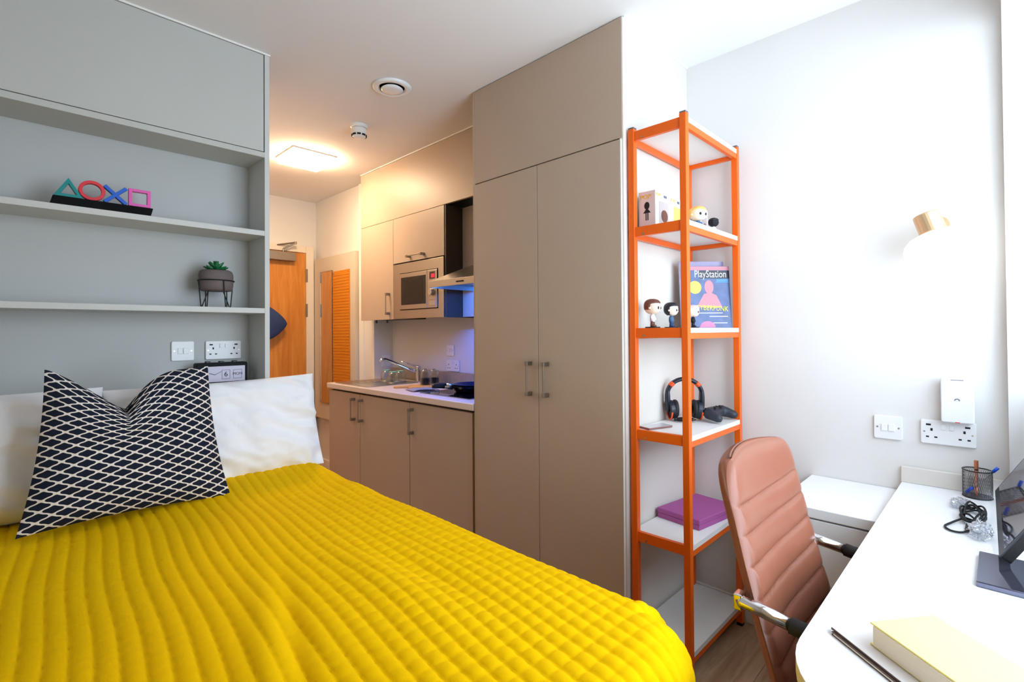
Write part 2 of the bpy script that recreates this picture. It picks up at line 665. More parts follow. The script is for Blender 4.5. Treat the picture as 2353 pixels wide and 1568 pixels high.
# entrance door
dr = struct(B().box(1.06, 1.956, YF - 0.05, YF - 0.005, 0.005, 1.985).obj('door_1', 'door_oak'))
fr = B()
fr.box(1.958, 2.03, YF - 0.058, YF - 0.0005, 0, 2.05)
fr.box(0.985, 1.058, YF - 0.058, YF - 0.0005, 0, 2.05)
fr.box(1.0585, 1.9575, YF - 0.0575, YF - 0.0005, 1.988, 2.0495)
fr.obj('door_frame', 'door_frame', dr, bevel=0.003)
for z in (1.72, 1.40, 0.25):
    B().cyl((1.957, YF - 0.06, z), (1.957, YF - 0.06, z + 0.12), 0.006, n=10).box(1.957, 1.970, YF - 0.0615, YF - 0.059, z, z + 0.12).obj('hinge', 'handle_metal', dr)
cl = B().box(1.55, 1.842, YF - 0.115, YF - 0.051, 1.895, 1.972).obj('door_closer', 'handle_metal', dr, bevel=0.004)
B().tube([(1.74, YF - 0.09, 1.975), (1.74, YF - 0.09, 2.0), (1.83, YF - 0.13, 2.055)], 0.008).tube([(1.83, YF - 0.13, 2.06), (1.68, YF - 0.04, 2.03)], 0.007).cyl((1.83, YF - 0.13, 2.045), (1.83, YF - 0.13, 2.068), 0.012, n=12).obj('closer_arm', 'handle_metal', cl)
B().tube([(1.17, YF - 0.05, 1.0), (1.17, YF - 0.10, 1.0), (1.28, YF - 0.10, 1.0)], 0.009).obj('door_handle', 'steel', dr, smooth=True)

# ------------------------------------------------------------------ headboard shelving
hs = thing('headboard_shelving', 'pale sage built-in shelving behind the bed with two open shelves', 'shelving', (0.2, 2.4, 0))
B().box(0.8036, XP, YP, YB + 0.02, 0, ZC - 0.001).obj('end_panel', 'sage_edge', hs, bevel=0.001)
B().box(XL, 0.7995, YP, YP + 0.018, 2.047, ZC - 0.008).obj('upper_door', 'sage', hs, bevel=0.001)
B().box(XL, 0.8036, YP, YB, 2.021, 2.044).obj('top_board', 'sage', hs, bevel=0.001)
B().box(XL, 0.8036, YB, YB + 0.02, 0.9, ZC - 0.002).obj('back_panel', 'sage_back', hs)
for z in (1.699, 1.3607):
    B().box(XL, 0.8036, YP, YB, z - 0.022, z).obj('shelf_board', 'sage_edge', hs, bevel=0.001)
B().box(XL, 0.8036, YP + 0.02, YB, 1.008, 1.03).obj('ledge', 'sage_edge', hs, bevel=0.001)
B().box(XL, 0.8036, YP, YP + 0.02, 0.0, 1.03).obj('headboard_panel', 'sage', hs, bevel=0.001)


# ------------------------------------------------------------------ handles
def dhandle(parent, M, length, m='handle_metal'):
    """bow handle; M: local y along the handle, z outward"""
    b = B()
    h = length / 2
    b.box(-0.004, 0.004, -h, h, 0.029, 0.034)
    for s in (-1, 1):
        b.box(-0.008, 0.008, s * h - 0.009, s * h + 0.009, 0.0, 0.0345)
    b.xf(M)
    return b.obj('handle', m, parent, bevel=0.0015)


# ------------------------------------------------------------------ wardrobe
wd = thing('wardrobe', 'tall taupe two-door wardrobe reaching the ceiling beside the orange shelving', 'wardrobe', (1.96, 1.48, 0))
B().box(XW + 0.024, XR, YW0 + 0.018, YW1, 0.0, ZC - 0.002).obj('carcass', 'taupe_dark', wd)
B().box(XW + 0.006, XR, YW0, YW0 + 0.018, 0.0, ZC - 0.002).obj('side_panel', 'cream_side', wd, bevel=0.001)
B().box(XW + 0.004, XW + 0.022, YW0 + 0.004, YW1 - 0.018, 2.004, ZC - 0.004).obj('top_panel', 'taupe', wd, bevel=0.001)
B().box(XW + 0.004, XW + 0.022, YW1 - 0.017, YW1, 0.0, ZC - 0.004).obj('filler_strip', 'taupe', wd, bevel=0.001)
B().box(XW + 0.03, XW + 0.045, YW0 + 0.01, YW1, 0.0, 0.09).obj('plinth', 'taupe', wd)
for (a, b_, hy) in ((YW0 + 0.012, 1.4825, 1.430), (1.4855, YW1 - 0.0165, 1.529)):
    d = B().box(XW, XW + 0.018, a, b_, 0.095, 1.998).obj('door', 'taupe', wd, bevel=0.0012)
    dhandle(d, wallX(hy, 1.039, XW), 0.136)
B().box(XW - 0.0, XW + 0.018, YW0 + 0.0085, YW0 + 0.0118, 0.095, 1.998).obj('edge_band', 'white_melamine', wd)

# ------------------------------------------------------------------ kitchen
XB = 1.700
su = thing('base_cabinet', 'taupe two-door sink base cabinet under the pale worktop', 'cabinet', (1.97, 3.04, 0), group='kitchen base cabinets')
B().box(XB + 0.02, XR - 0.02, 2.526, 3.56, 0.1, 0.835).obj('body', 'taupe_dark', su)
B().box(XB + 0.05, XB + 0.065, 2.526, 3.56, 0.0, 0.1).obj('plinth', 'taupe_dark', su)
for (a, b_, hy) in ((3.1155, 3.566, 3.185), (2.528, 3.1105, 3.082)):
    d = B().box(XB, XB + 0.018, a, b_, 0.105, 0.832).obj('door', 'taupe', su, bevel=0.0012)
    dhandle(d, wallX(hy, 0.727, XB), 0.136)
fu = thing('base_cabinet', 'single-door taupe base cabinet between the sink unit and the wardrobe', 'cabinet', (1.97, 2.24, 0), group='kitchen base cabinets')
B().box(XB + 0.02, XR - 0.02, 1.955, 2.522, 0.1, 0.835).obj('body', 'taupe_dark', fu)
B().box(XB + 0.05, XB + 0.065, 1.945, 2.522, 0.0, 0.1).obj('plinth', 'taupe_dark', fu)
d = B().box(XB, XB + 0.018, 1.957, 2.522, 0.105, 0.832).obj('door', 'taupe', fu, bevel=0.0012)
dhandle(d, wallX(2.492, 0.727, XB), 0.136)
wt = thing('worktop', 'pale speckled kitchen worktop with a stone-look upstand', 'worktop', (1.96, 2.74, 0.845))
B().box(XW, XR - 0.001, 1.93, YK - 0.002, 0.846, 0.884).obj('slab', 'worktop_speckle', wt, bevel=0.006, seg=3)
B().box(XR - 0.02, XR - 0.001, 1.93, YK - 0.003, 0.8845, 0.968).obj('upstand', 'upstand_stone', wt, bevel=0.002)

# sink and tap
sk = thing('sink', 'stainless steel inset sink and drainer at the far end of the worktop', 'sink', (1.92, 3.27, 0.885))
o_ = rrect(0.42, 0.49, 0.03, cx=1.92, cy=3.275)
i_ = rrect(0.33, 0.24, 0.05, cx=1.92, cy=3.17)
B().ring(o_, i_, 0.8845, 0.889).obj('rim', 'steel', sk, bevel=0.001)
bw = B()
n_ = len(i_)
i2 = rrect(0.30, 0.21, 0.05, cx=1.92, cy=3.17)
bw.v = [(p[0], p[1], 0.888) for p in i_] + [(p[0], p[1], 0.8855) for p in i2]
bw.f = [(k, (k + 1) % n_, n_ + (k + 1) % n_, n_ + k) for k in range(n_)] + [tuple(range(2 * n_ - 1, n_ - 1, -1))]
bw.obj('bowl', 'steel', sk)
for k in range(6):
    B().tube([(1.76 + 0.055 * k, 3.33, 0.8895), (1.76 + 0.055 * k, 3.49, 0.8895)], 0.003, 6).obj('drainer_ridge', 'steel', sk)
tp = thing('kitchen_tap', 'chrome mixer tap with a long spout behind the sink', 'tap', (2.165, 3.10, 0.885))
B().cyl((2.165, 3.10, 0.8845), (2.165, 3.10, 0.992), 0.022, 0.019).obj('body', 'chrome', tp, smooth=False, bevel=0.002)
B().tube([(2.165, 3.10, 0.955), (2.10, 3.16, 0.985), (2.02, 3.20, 1.03), (1.96, 3.215, 1.055), (1.93, 3.22, 1.055), (1.92, 3.22, 1.04)], [0.014, 0.012, 0.011, 0.011, 0.011, 0.012], 12).obj('spout', 'chrome', tp, smooth=True)
B().cyl((2.165, 3.10, 0.992), (2.165, 3.10, 1.004), 0.021, 0.016).tube([(2.16, 3.10, 1.0), (2.09, 3.135, 1.022), (2.05, 3.15, 1.036)], 0.006).obj('lever', 'chrome', tp, smooth=True)


# upturned glasses on the drainer
def tumbler(x, y, lab):
    t = thing('drinking_glass', lab, 'glass', (x, y, 0.8895), group='upturned glasses on the drainer')
    B().lathe([(0.041, 0), (0.043, 0.02), (0.042, 0.05), (0.034, 0.072), (0.016, 0.08), (0, 0.081)], (x, y, 0.8895), 24).obj('bowl', 'clear_glass', t, smooth=True)
    B().lathe([(0.026, 0.0775), (0.029, 0.0765), (0.027, 0.080), (0.018, 0.083), (0, 0.0835)], (x, y, 0.8895), 24).obj('foot', 'glass_green', t, smooth=True)
    B().tube([(x + 0.0415 * math.cos(a), y + 0.0415 * math.sin(a), 0.8905) for a in np.linspace(0, 2 * math.pi, 24, endpoint=False)], 0.0022, 6, closed=True).obj('rim', 'steel', t, smooth=True)


tumbler(2.02, 3.30, 'upturned clear glass on the drainer, farthest from the tap')
tumbler(2.055, 3.17, 'upturned clear glass beside the tap with a greenish foot')
tumbler(1.97, 3.13, 'upturned clear glass nearest the front edge of the sink')


def jar(x, y, s, lab):
    t = thing('storage_jar', lab, 'jar', (x, y, 0.8846 if s < 0 else 0.8978), group='glass jars')
    z = ORI[t.name].z
    B().lathe([(0.0, 0.002), (0.031, 0.002), (0.032, 0.045), (0.0, 0.045)], (x, y, z), 24).obj('coffee', 'coffee', t, smooth=False)
    B().lathe([(0.034, 0), (0.035, 0.01), (0.035, 0.075), (0.030, 0.085), (0.030, 0.094)], (x, y, z), 24).obj('jar_body', 'clear_glass', t, smooth=True)
    B().lathe([(0.032, 0.092), (0.032, 0.100), (0.012, 0.101), (0.010, 0.108), (0.0, 0.109)], (x, y, z), 24).obj('lid', 'clear_glass', t, smooth=True)


jar(1.995, 2.775, 1, 'clear glass jar half full of black coffee on the chopping board')
jar(2.14, 2.87, -1, 'clear glass jar of coffee behind the chopping board')
cb = thing('chopping_board', 'small wooden chopping board with a rounded handle on the worktop', 'chopping board', (1.98, 2.74, 0.884))
Mb = T3((1.99, 2.735, 0.8843)) @ Matrix.Rotation(math.radians(-35), 4, 'Z')
B().prism(rrect(0.26, 0.17, 0.03), 0.0, 0.013, Mb).obj('board', 'chopping_wood', cb, bevel=0.003)
B().prism(rrect(0.11, 0.045, 0.02, cx=-0.17), 0.0, 0.013, Mb).obj('handle', 'chopping_wood', cb, bevel=0.003)
hb = thing('hob', 'black glass ceramic hob set into the worktop', 'hob', (1.95, 2.29, 0.884))
B().prism(rrect(0.40, 0.46, 0.012, cx=1.965, cy=2.285), 0.8842, 0.8895).obj('glass_top', 'black_gloss', hb, bevel=0.001)
B().ring(rrect(0.408, 0.468, 0.014, cx=1.965, cy=2.285), rrect(0.40, 0.46, 0.012, cx=1.965, cy=2.285), 0.8842, 0.8885).obj('trim', 'steel', hb)
tw = B()
tg = 26
tw.v = []
for i in range(tg + 1):
    for j in range(9):
        u, v = i / tg, j / 8
        zz = 0.892 + 0.014 * (0.5 + 0.5 * math.sin(u * 11 + v * 3)) * (1 - abs(2 * v - 1)) + 0.004 * math.sin(v * 9)
        tw.v.append((1.765 + 0.15 * v + 0.02 * u, 2.595 - 0.02 + 0.12 * u - 0.06 * v, zz))
tw.f = [(i * 9 + j, i * 9 + j + 1, (i + 1) * 9 + j + 1, (i + 1) * 9 + j) for i in range(tg) for j in range(8)]
to = tag(tw.obj('tea_towel', 'towel_grey', smooth=True), 'crumpled grey tea towel beside the hob', 'towel')
to.modifiers.new('solid', 'SOLIDIFY').thickness = 0.004


def pan(z, r, lab):
    c = (2.01, 2.30, z)
    t = thing('frying_pan', lab, 'pan', c, group='pans on the hob')
    B().lathe([(0, 0), (r * 0.78, 0), (r * 0.82, 0.004), (r, 0.036), (r * 1.015, 0.038), (r * 0.985, 0.036), (r * 0.79, 0.006), (0, 0.005)], c, 40).obj('pan_bowl', 'pan_blue', t, smooth=True)
    d_ = Vector((-0.86, 0.5, 0)).normalized()
    p0 = Vector(c) + d_ * r * 0.93 + Vector((0, 0, 0.026))
    B().tube([p0, p0 + d_ * 0.05 + Vector((0, 0, 0.008))], 0.012, 10).obj('ferrule', 'steel', t, smooth=True)
    B().tube([p0 + d_ * 0.04 + Vector((0, 0, 0.006)), p0 + d_ * 0.09 + Vector((0, 0, 0.012)), p0 + d_ * 0.125 + Vector((0, 0, 0.011))], [0.011, 0.012, 0.010], 10).obj('handle', 'black_rubber', t, smooth=True)


pan(0.8905, 0.136, 'dark frying pan lying on the hob, lower of two')
pan(0.8995, 0.125, 'blue-black frying pan stacked on top of another on the hob')

# wall units
wc = thing('wall_cabinet', 'tall taupe wall cupboard at the far end above the sink', 'cabinet', (2.1, 3.335, 1.345), group='kitchen wall cabinets')
B().box(XU + 0.02, XR - 0.001, 3.108, YK - 0.004, 1.35, 2.46).obj('body', 'taupe_dark', wc)
d = B().box(XU, XU + 0.018, 3.1085, YK - 0.004, 1.345, 2.06).obj('door', 'taupe', wc, bevel=0.0012)
dhandle(d, wallX(3.16, 1.458, XU), 0.14)
for y_ in (3.23, 3.38):
    B().cyl((1.985, y_, 1.322), (1.985, y_, 1.349), 0.007, n=10).obj('cable_clip', 'black_plastic', wc)
fp = B().box(XU + 0.001, XU + 0.018, 1.93, YK - 0.004, 2.063, ZC - 0.002)
tag(fp.obj('fascia_panel', 'taupe', bevel=0.001), 'taupe fascia panel filling the space above the kitchen wall cupboards', 'panel')
wf = thing('wall_cabinet', 'taupe flap cupboard directly above the microwave', 'cabinet', (2.1, 2.81, 1.73), group='kitchen wall cabinets')
B().box(XU + 0.02, XR - 0.001, 2.52, 3.104, 1.742, 2.06).obj('body', 'taupe_dark', wf)
d = B().box(XU, XU + 0.018, 2.52, 3.1055, 1.74, 2.06).obj('flap_door', 'taupe', wf, bevel=0.0012)
dhandle(d, frame((XU, 2.818, 1.772), (0, 0, 1), (0, 1, 0)), 0.16)
# microwave
mw = thing('microwave', 'built-in stainless steel microwave with a red display', 'microwave', (2.09, 2.81, 1.345))
B().box(XU + 0.02, XR - 0.03, 2.55, 3.09, 1.36, 1.735).obj('housing', 'black_plastic', mw)
XM = XU - 0.004
mf = B().ring([(2.521, 1.347), (3.104, 1.347), (3.104, 1.731), (2.521, 1.731)], [(2.577, 1.405), (3.02, 1.405), (3.02, 1.663), (2.577, 1.663)], 0, 0.02, Matrix(((0, 0, 1, XM), (1, 0, 0, 0), (0, 1, 0, 0), (0, 0, 0, 1))))
mf.obj('surround', 'steel_brushed', mw, bevel=0.001)
md_ = B().box(XM - 0.006, XM + 0.018, 2.692, 3.014, 1.410, 1.658).obj('door', 'steel_brushed', mw, bevel=0.002)
B().box(XM - 0.008, XM - 0.005, 2.705, 2.992, 1.441, 1.631).obj('window', 'black_plastic', md_, bevel=0.001)
B().box(XM - 0.0088, XM - 0.0075, 2.735, 2.935, 1.462, 1.612).obj('window_mesh', 'dark_glass', md_)
mp_ = B().box(XM - 0.006, XM + 0.018, 2.583, 2.689, 1.410, 1.658).obj('control_panel', 'steel_brushed', mw, bevel=0.002)
B().box(XM - 0.0075, XM - 0.005, 2.605, 2.662, 1.598, 1.645).obj('display', 'black_gloss', mp_)
B().box(XM - 0.0085, XM - 0.007, 2.608, 2.642, 1.607, 1.630).obj('digits', 'display_red', mp_)
B().cyl((XM - 0.006, 2.632, 1.511), (XM - 0.03, 2.632, 1.511), 0.024, 0.021).obj('knob', 'steel', mp_, bevel=0.002)
B().box(XM - 0.0085, XM - 0.005, 2.607, 2.662, 1.467, 1.475).box(XM - 0.0085, XM - 0.005, 2.602, 2.665, 1.425, 1.455).obj('button', 'steel', mp_, bevel=0.001)
B().box(XU + 0.004, XR - 0.001, 2.505, 2.5175, 1.345, 2.06).obj('end_panel', 'taupe_dark', wf)
# hood recess
rp = B().box(2.10, 2.115, 1.93, 2.504, 1.349, 2.06)
tag(rp.obj('hood_backing_panel', 'taupe', bevel=0.001), 'taupe panel in the dark recess behind the cooker hood', 'panel')
hd = thing('cooker_hood', 'stainless steel cooker hood jutting out beside the microwave', 'cooker hood', (1.93, 2.2, 1.505))
hv_ = B()
hv_.v = [(1.75, 1.99, 1.548), (1.75, 2.392, 1.548), (2.098, 2.392, 1.548), (2.098, 1.99, 1.548), (2.02, 2.08, 1.665), (2.02, 2.30, 1.665), (2.098, 2.30, 1.665), (2.098, 2.08, 1.665)]
hv_.f = [(0, 1, 5, 4), (1, 2, 6, 5), (2, 3, 7, 6), (3, 0, 4, 7), (4, 5, 6, 7), (3, 2, 1, 0)]
hv_.obj('canopy', 'steel', hd)
B().ring([(1.748, 1.988), (2.098, 1.988), (2.098, 2.394), (1.748, 2.394)], [(1.754, 1.994), (2.092, 1.994), (2.092, 2.388), (1.754, 2.388)], 1.510, 1.5485).obj('front_strip', 'steel_brushed', hd, bevel=0.001)
for k in range(5):
    B().cyl((1.7485, 2.135 - 0.013 * k, 1.529), (1.745, 2.135 - 0.013 * k, 1.529), 0.0045, n=12).obj('button', 'black_plastic', hd)
B().box(1.83, 2.085, 2.00, 2.38, 1.538, 1.546).obj('filter', 'handle_metal', hd)
B().box(-0.012, 0.012, 2.00, 2.38, -0.004, 0.004).xf(T3((1.775, 0, 1.531)) @ Matrix.Rotation(math.radians(-40), 4, 'Y')).obj('led_strip', 'hood_led', hd)


# ------------------------------------------------------------------ wall plates
def switch_plate(M, lab, w=0.083, h=0.083, n=2):
    t = thing('light_switch', lab, 'switch', M=M)
    B().prism(rrect(w, h, 0.006), 0.0005, 0.009).obj('plate', 'white_plastic', t, bevel=0.002, local=True)
    for k in range(n):
        B().box(-0.0195 + 0.0205 * k - 0.0 if n == 2 else -0.01, (0.0 if n == 2 else 0.01) + 0.0205 * k - 0.0005, -0.0125, 0.0125, 0.008, 0.0122).obj('rocker', 'white_plastic', t, bevel=0.0015, local=True)
    for s in (-1, 1):
        B().cyl((s * 0.031, 0, 0.0088), (s * 0.031, 0, 0.0096), 0.003, n=12).obj('screw', 'steel', t, local=True)
    return t


def socket_plate(M, lab, w=0.143, h=0.082, usb=True):
    t = thing('wall_socket', lab, 'socket', M=M)
    B().prism(rrect(w, h, 0.006), 0.0005, 0.010).obj('plate', 'white_plastic', t, bevel=0.0025, local=True)
    for s in (-1, 1):
        cx = s * 0.042
        hole = B()
        hole.box(cx - 0.003, cx + 0.003, 0.0035, 0.0125, 0.0095, 0.0104)
        for q in (-1, 1):
            hole.box(cx + q * 0.011 - 0.004, cx + q * 0.011 + 0.004, -0.0195, -0.0145, 0.0095, 0.0104)
        hole.obj('pin_holes', 'ink', t, local=True)
        if usb:
            B().box(cx + s * 0.008 - 0.0065, cx + s * 0.008 + 0.0065, 0.0215, 0.0275, 0.0095, 0.0106).obj('usb_port', 'ink', t, local=True)
        B().box(s * 0.011 - 0.006, s * 0.011 + 0.006, 0.010, 0.028, 0.0095, 0.0135).obj('rocker', 'white_plastic', t, bevel=0.001, local=True)
        B().cyl((s * 0.0615, 0.0, 0.0098), (s * 0.0615, 0.0, 0.0106), 0.003, n=12).obj('screw', 'steel', t, local=True)
    return t


switch_plate(wallY(0.5405, 1.178, YB), 'white light switch under the sage shelf, left of the double socket')
socket_plate(wallY(0.6965, 1.178, YB), 'white double socket with USB ports above the alarm clock')
switch_plate(wallX(0.2985, 0.896, XR), 'white light switch on the wall above the desk')
socket_plate(wallX(0.1355, 0.897, XR), 'white double socket with USB ports under the white box by the desk')
switch_plate(wallX(2.81, 1.121, XR), 'small white switch plate above the kitchen double socket', 0.083, 0.078, 2)
socket_plate(wallX(2.782, 1.013, XR), 'white double socket on the wall behind the hob', usb=False)
switch_plate(wallY(2.179, 1.022, YK), 'white fused switch on the kitchen end wall beside the sink', 0.08, 0.09, 2)

# network box plugged in above the desk socket
nb = thing('network_box', 'white rounded network box on the wall above the double socket', 'router', M=wallX(0.109, 1.012, XR))
B().prism(rrect(0.083, 0.148, 0.007), 0.0145, 0.034).obj('case', 'white_plastic', nb, bevel=0.003, local=True)
B().prism(rrect(0.06, 0.11, 0.004), 0.0005, 0.0145).obj('mount', 'white_plastic', nb, local=True)
B().tube([(0.006 * math.cos(a), 0.006 * math.sin(a), 0.0345) for a in np.linspace(0, math.pi, 10)], 0.0013, 6).obj('emblem', 'ink_grey', nb, local=True)
B().box(-0.016, 0.016, 0.0665, 0.0685, 0.033, 0.0345).obj('vent_slot', 'ink_grey', nb, local=True)
B().box(-0.006, 0.006, -0.0735, -0.0712, 0.033, 0.0348).obj('status_mark', 'red_dot', nb, local=True)

# ------------------------------------------------------------------ hall: pinboard panel, mirror, cap
XBD = X2 - 0.042
bkp = B().box(XBD, X2 - 0.0005, 3.797, YF - 0.062, 0.48, 1.93)
tag(bkp.obj('backing_board', 'board_backing', bevel=0.001), 'beige backing board on the hall wall behind the mirror and orange pegboard', 'board')
mr_ = thing('wall_mirror', 'tall narrow mirror beside the oak door reflecting the wood', 'mirror', (XBD, 4.31, 0.62))
B().box(XBD - 0.007, XBD - 0.0005, 4.195, 4.428, 0.63, 1.797).obj('glass', 'mirror', mr_)
B().ring([(4.190, 0.625), (4.432, 0.625), (4.432, 1.802), (4.190, 1.802)], [(4.195, 0.630), (4.428, 0.630), (4.428, 1.797), (4.195, 1.797)], XBD - 0.009, XBD - 0.0005, Matrix(((0, 0, 1, 0), (1, 0, 0, 0), (0, 1, 0, 0), (0, 0, 0, 1)))).obj('frame', 'steel', mr_)
pb = thing('pegboard', 'orange ribbed pinboard mounted next to the hall mirror', 'pegboard', (XBD, 4.03, 0.62))
B().box(XBD - 0.0055, XBD - 0.0005, 3.882, 4.178, 0.63, 1.787).obj('board', 'pegboard', pb)
for k in range(45):
    z = 0.645 + k * 0.025
    B().box(XBD - 0.008, XBD - 0.0053, 3.883, 4.177, z, z + 0.019).obj('rib', 'pegboard', pb)
for (y_, z_) in ((3.90, 1.765), (4.16, 1.765), (3.90, 1.22), (4.16, 1.22)):
    B().cyl((XBD - 0.007, y_, z_), (XBD - 0.0095, y_, z_), 0.006, n=10).obj('screw', 'steel', pb)
cap = B()
cp = []
NU, NV = 28, 20
for i in range(NU + 1):
    u = i / NU
    xx = 1.36 + 0.40 * u
    prof = math.sin(math.pi * min(1, (0.06 + 0.94 * u) ** 0.8)) ** 0.72 if u < 1 else 0.0
    for j in range(NV):
        a = 2 * math.pi * j / NV
        rz = 0.165 * prof * (1 + 0.04 * math.sin(5 * a + 3 * u))
        ry = 0.060 * prof * (1 + 0.12 * math.sin(3 * a + 7 * u))
        cp.append((xx, YF - 0.125 + ry * math.sin(a), 1.335 + rz * math.cos(a) - 0.02 * u * 0))
cap.v = cp
cap.f = [(i * NV + j, i * NV + (j + 1) % NV, (i + 1) * NV + (j + 1) % NV, (i + 1) * NV + j) for i in range(NU) for j in range(NV)]
ct = thing('hanging_cap', 'navy blue cloth cap hanging in front of the oak door', 'cap', (1.55, YF - 0.125, 1.17))
cap.obj('crown', 'cloth_navy', ct, smooth=True)
B().tube([(1.40, YF - 0.125, 1.40), (1.40, YF - 0.10, 1.46), (1.40, YF - 0.052, 1.48)], 0.006).obj('hook', 'steel', ct)

# ------------------------------------------------------------------ ceiling fittings
cl_ = thing('ceiling_light', 'square glowing ceiling light in the kitchen passage', 'ceiling light', (1.48, 3.445, ZC - 0.05))
B().box(1.328, 1.632, 3.292, 3.598, ZC - 0.012, ZC - 0.0005).obj('base', 'white_plastic', cl_, bevel=0.003)
B().box(1.338, 1.622, 3.302, 3.588, ZC - 0.045, ZC - 0.0122).obj('diffuser', 'ceiling_lamp_glow', cl_, bevel=0.006)
vt = thing('ceiling_vent', 'round white air vent in the ceiling', 'vent', (1.362, 2.163, ZC - 0.02))
B().lathe([(0.062, -0.0005), (0.095, -0.0005), (0.096, -0.006), (0.085, -0.013), (0.070, -0.014), (0.062, -0.006), (0.062, -0.0005)], (1.362, 2.163, ZC), 40).obj('ring', 'white_plastic', vt, smooth=True)
B().lathe([(0.0, -0.001), (0.0615, -0.001)], (1.362, 2.163, ZC), 32).obj('duct', 'gap_black', vt)
B().lathe([(0.0, -0.004), (0.040, -0.004), (0.054, -0.014), (0.053, -0.018), (0.035, -0.022), (0.0, -0.023)], (1.362, 2.163, ZC), 40).obj('disc', 'white_plastic', vt, smooth=True)
sm = thing('smoke_detector', 'small white smoke detector on the ceiling near the light', 'smoke detector', (1.478, 2.705, ZC - 0.075))
c_ = (1.478, 2.705, ZC)
B().lathe([(0.0, -0.0005), (0.050, -0.0005), (0.050, -0.014), (0.045, -0.019), (0, -0.019)], c_, 32).obj('base', 'white_plastic', sm)
B().lathe([(0.0, -0.0195), (0.040, -0.0195), (0.042, -0.026), (0.043, -0.058), (0.039, -0.066), (0.031, -0.074), (0.0, -0.076)], c_, 32).obj('head', 'white_plastic', sm, smooth=True)
for k in range(9):
    a = 2 * math.pi * k / 9
    M_ = T3((c_[0], c_[1], ZC - 0.0615)) @ Matrix.Rotation(a, 4, 'Z')
    B().box(0.037, 0.0435, -0.0105, 0.0105, -0.005, 0.004).xf(M_).obj('slot', 'gap_black', sm)

# ------------------------------------------------------------------ bed
bd = thing('bed', 'double bed with a pale mattress pushed against the sage headboard', 'bed', (0.25, 1.35, 0))
BX0, BX1, BY0, BY1 = -0.46, 0.90, 0.478, YP - 0.004
B().box(BX0, BX1, BY0, BY1, 0.04, 0.36).obj('base', 'bed_base', bd, bevel=0.01)
B().box(BX0, BX1, BY0 + 0.005, BY1, 0.361, 0.655).obj('mattress', 'mattress_fabric', bd, bevel=0.04, seg=4)
for (x_, y_) in ((BX0 + 0.06, BY0 + 0.06), (BX1 - 0.06, BY0 + 0.06), (BX0 + 0.06, BY1 - 0.06), (BX1 - 0.06, BY1 - 0.06)):
    B().cyl((x_, y_, 0.0), (x_, y_, 0.045), 0.025, n=14).obj('foot', 'black_plastic', bd)


def sstep(a, b, x):
    t = np.clip((x - a) / (b - a), 0, 1)
    return t * t * (3 - 2 * t)


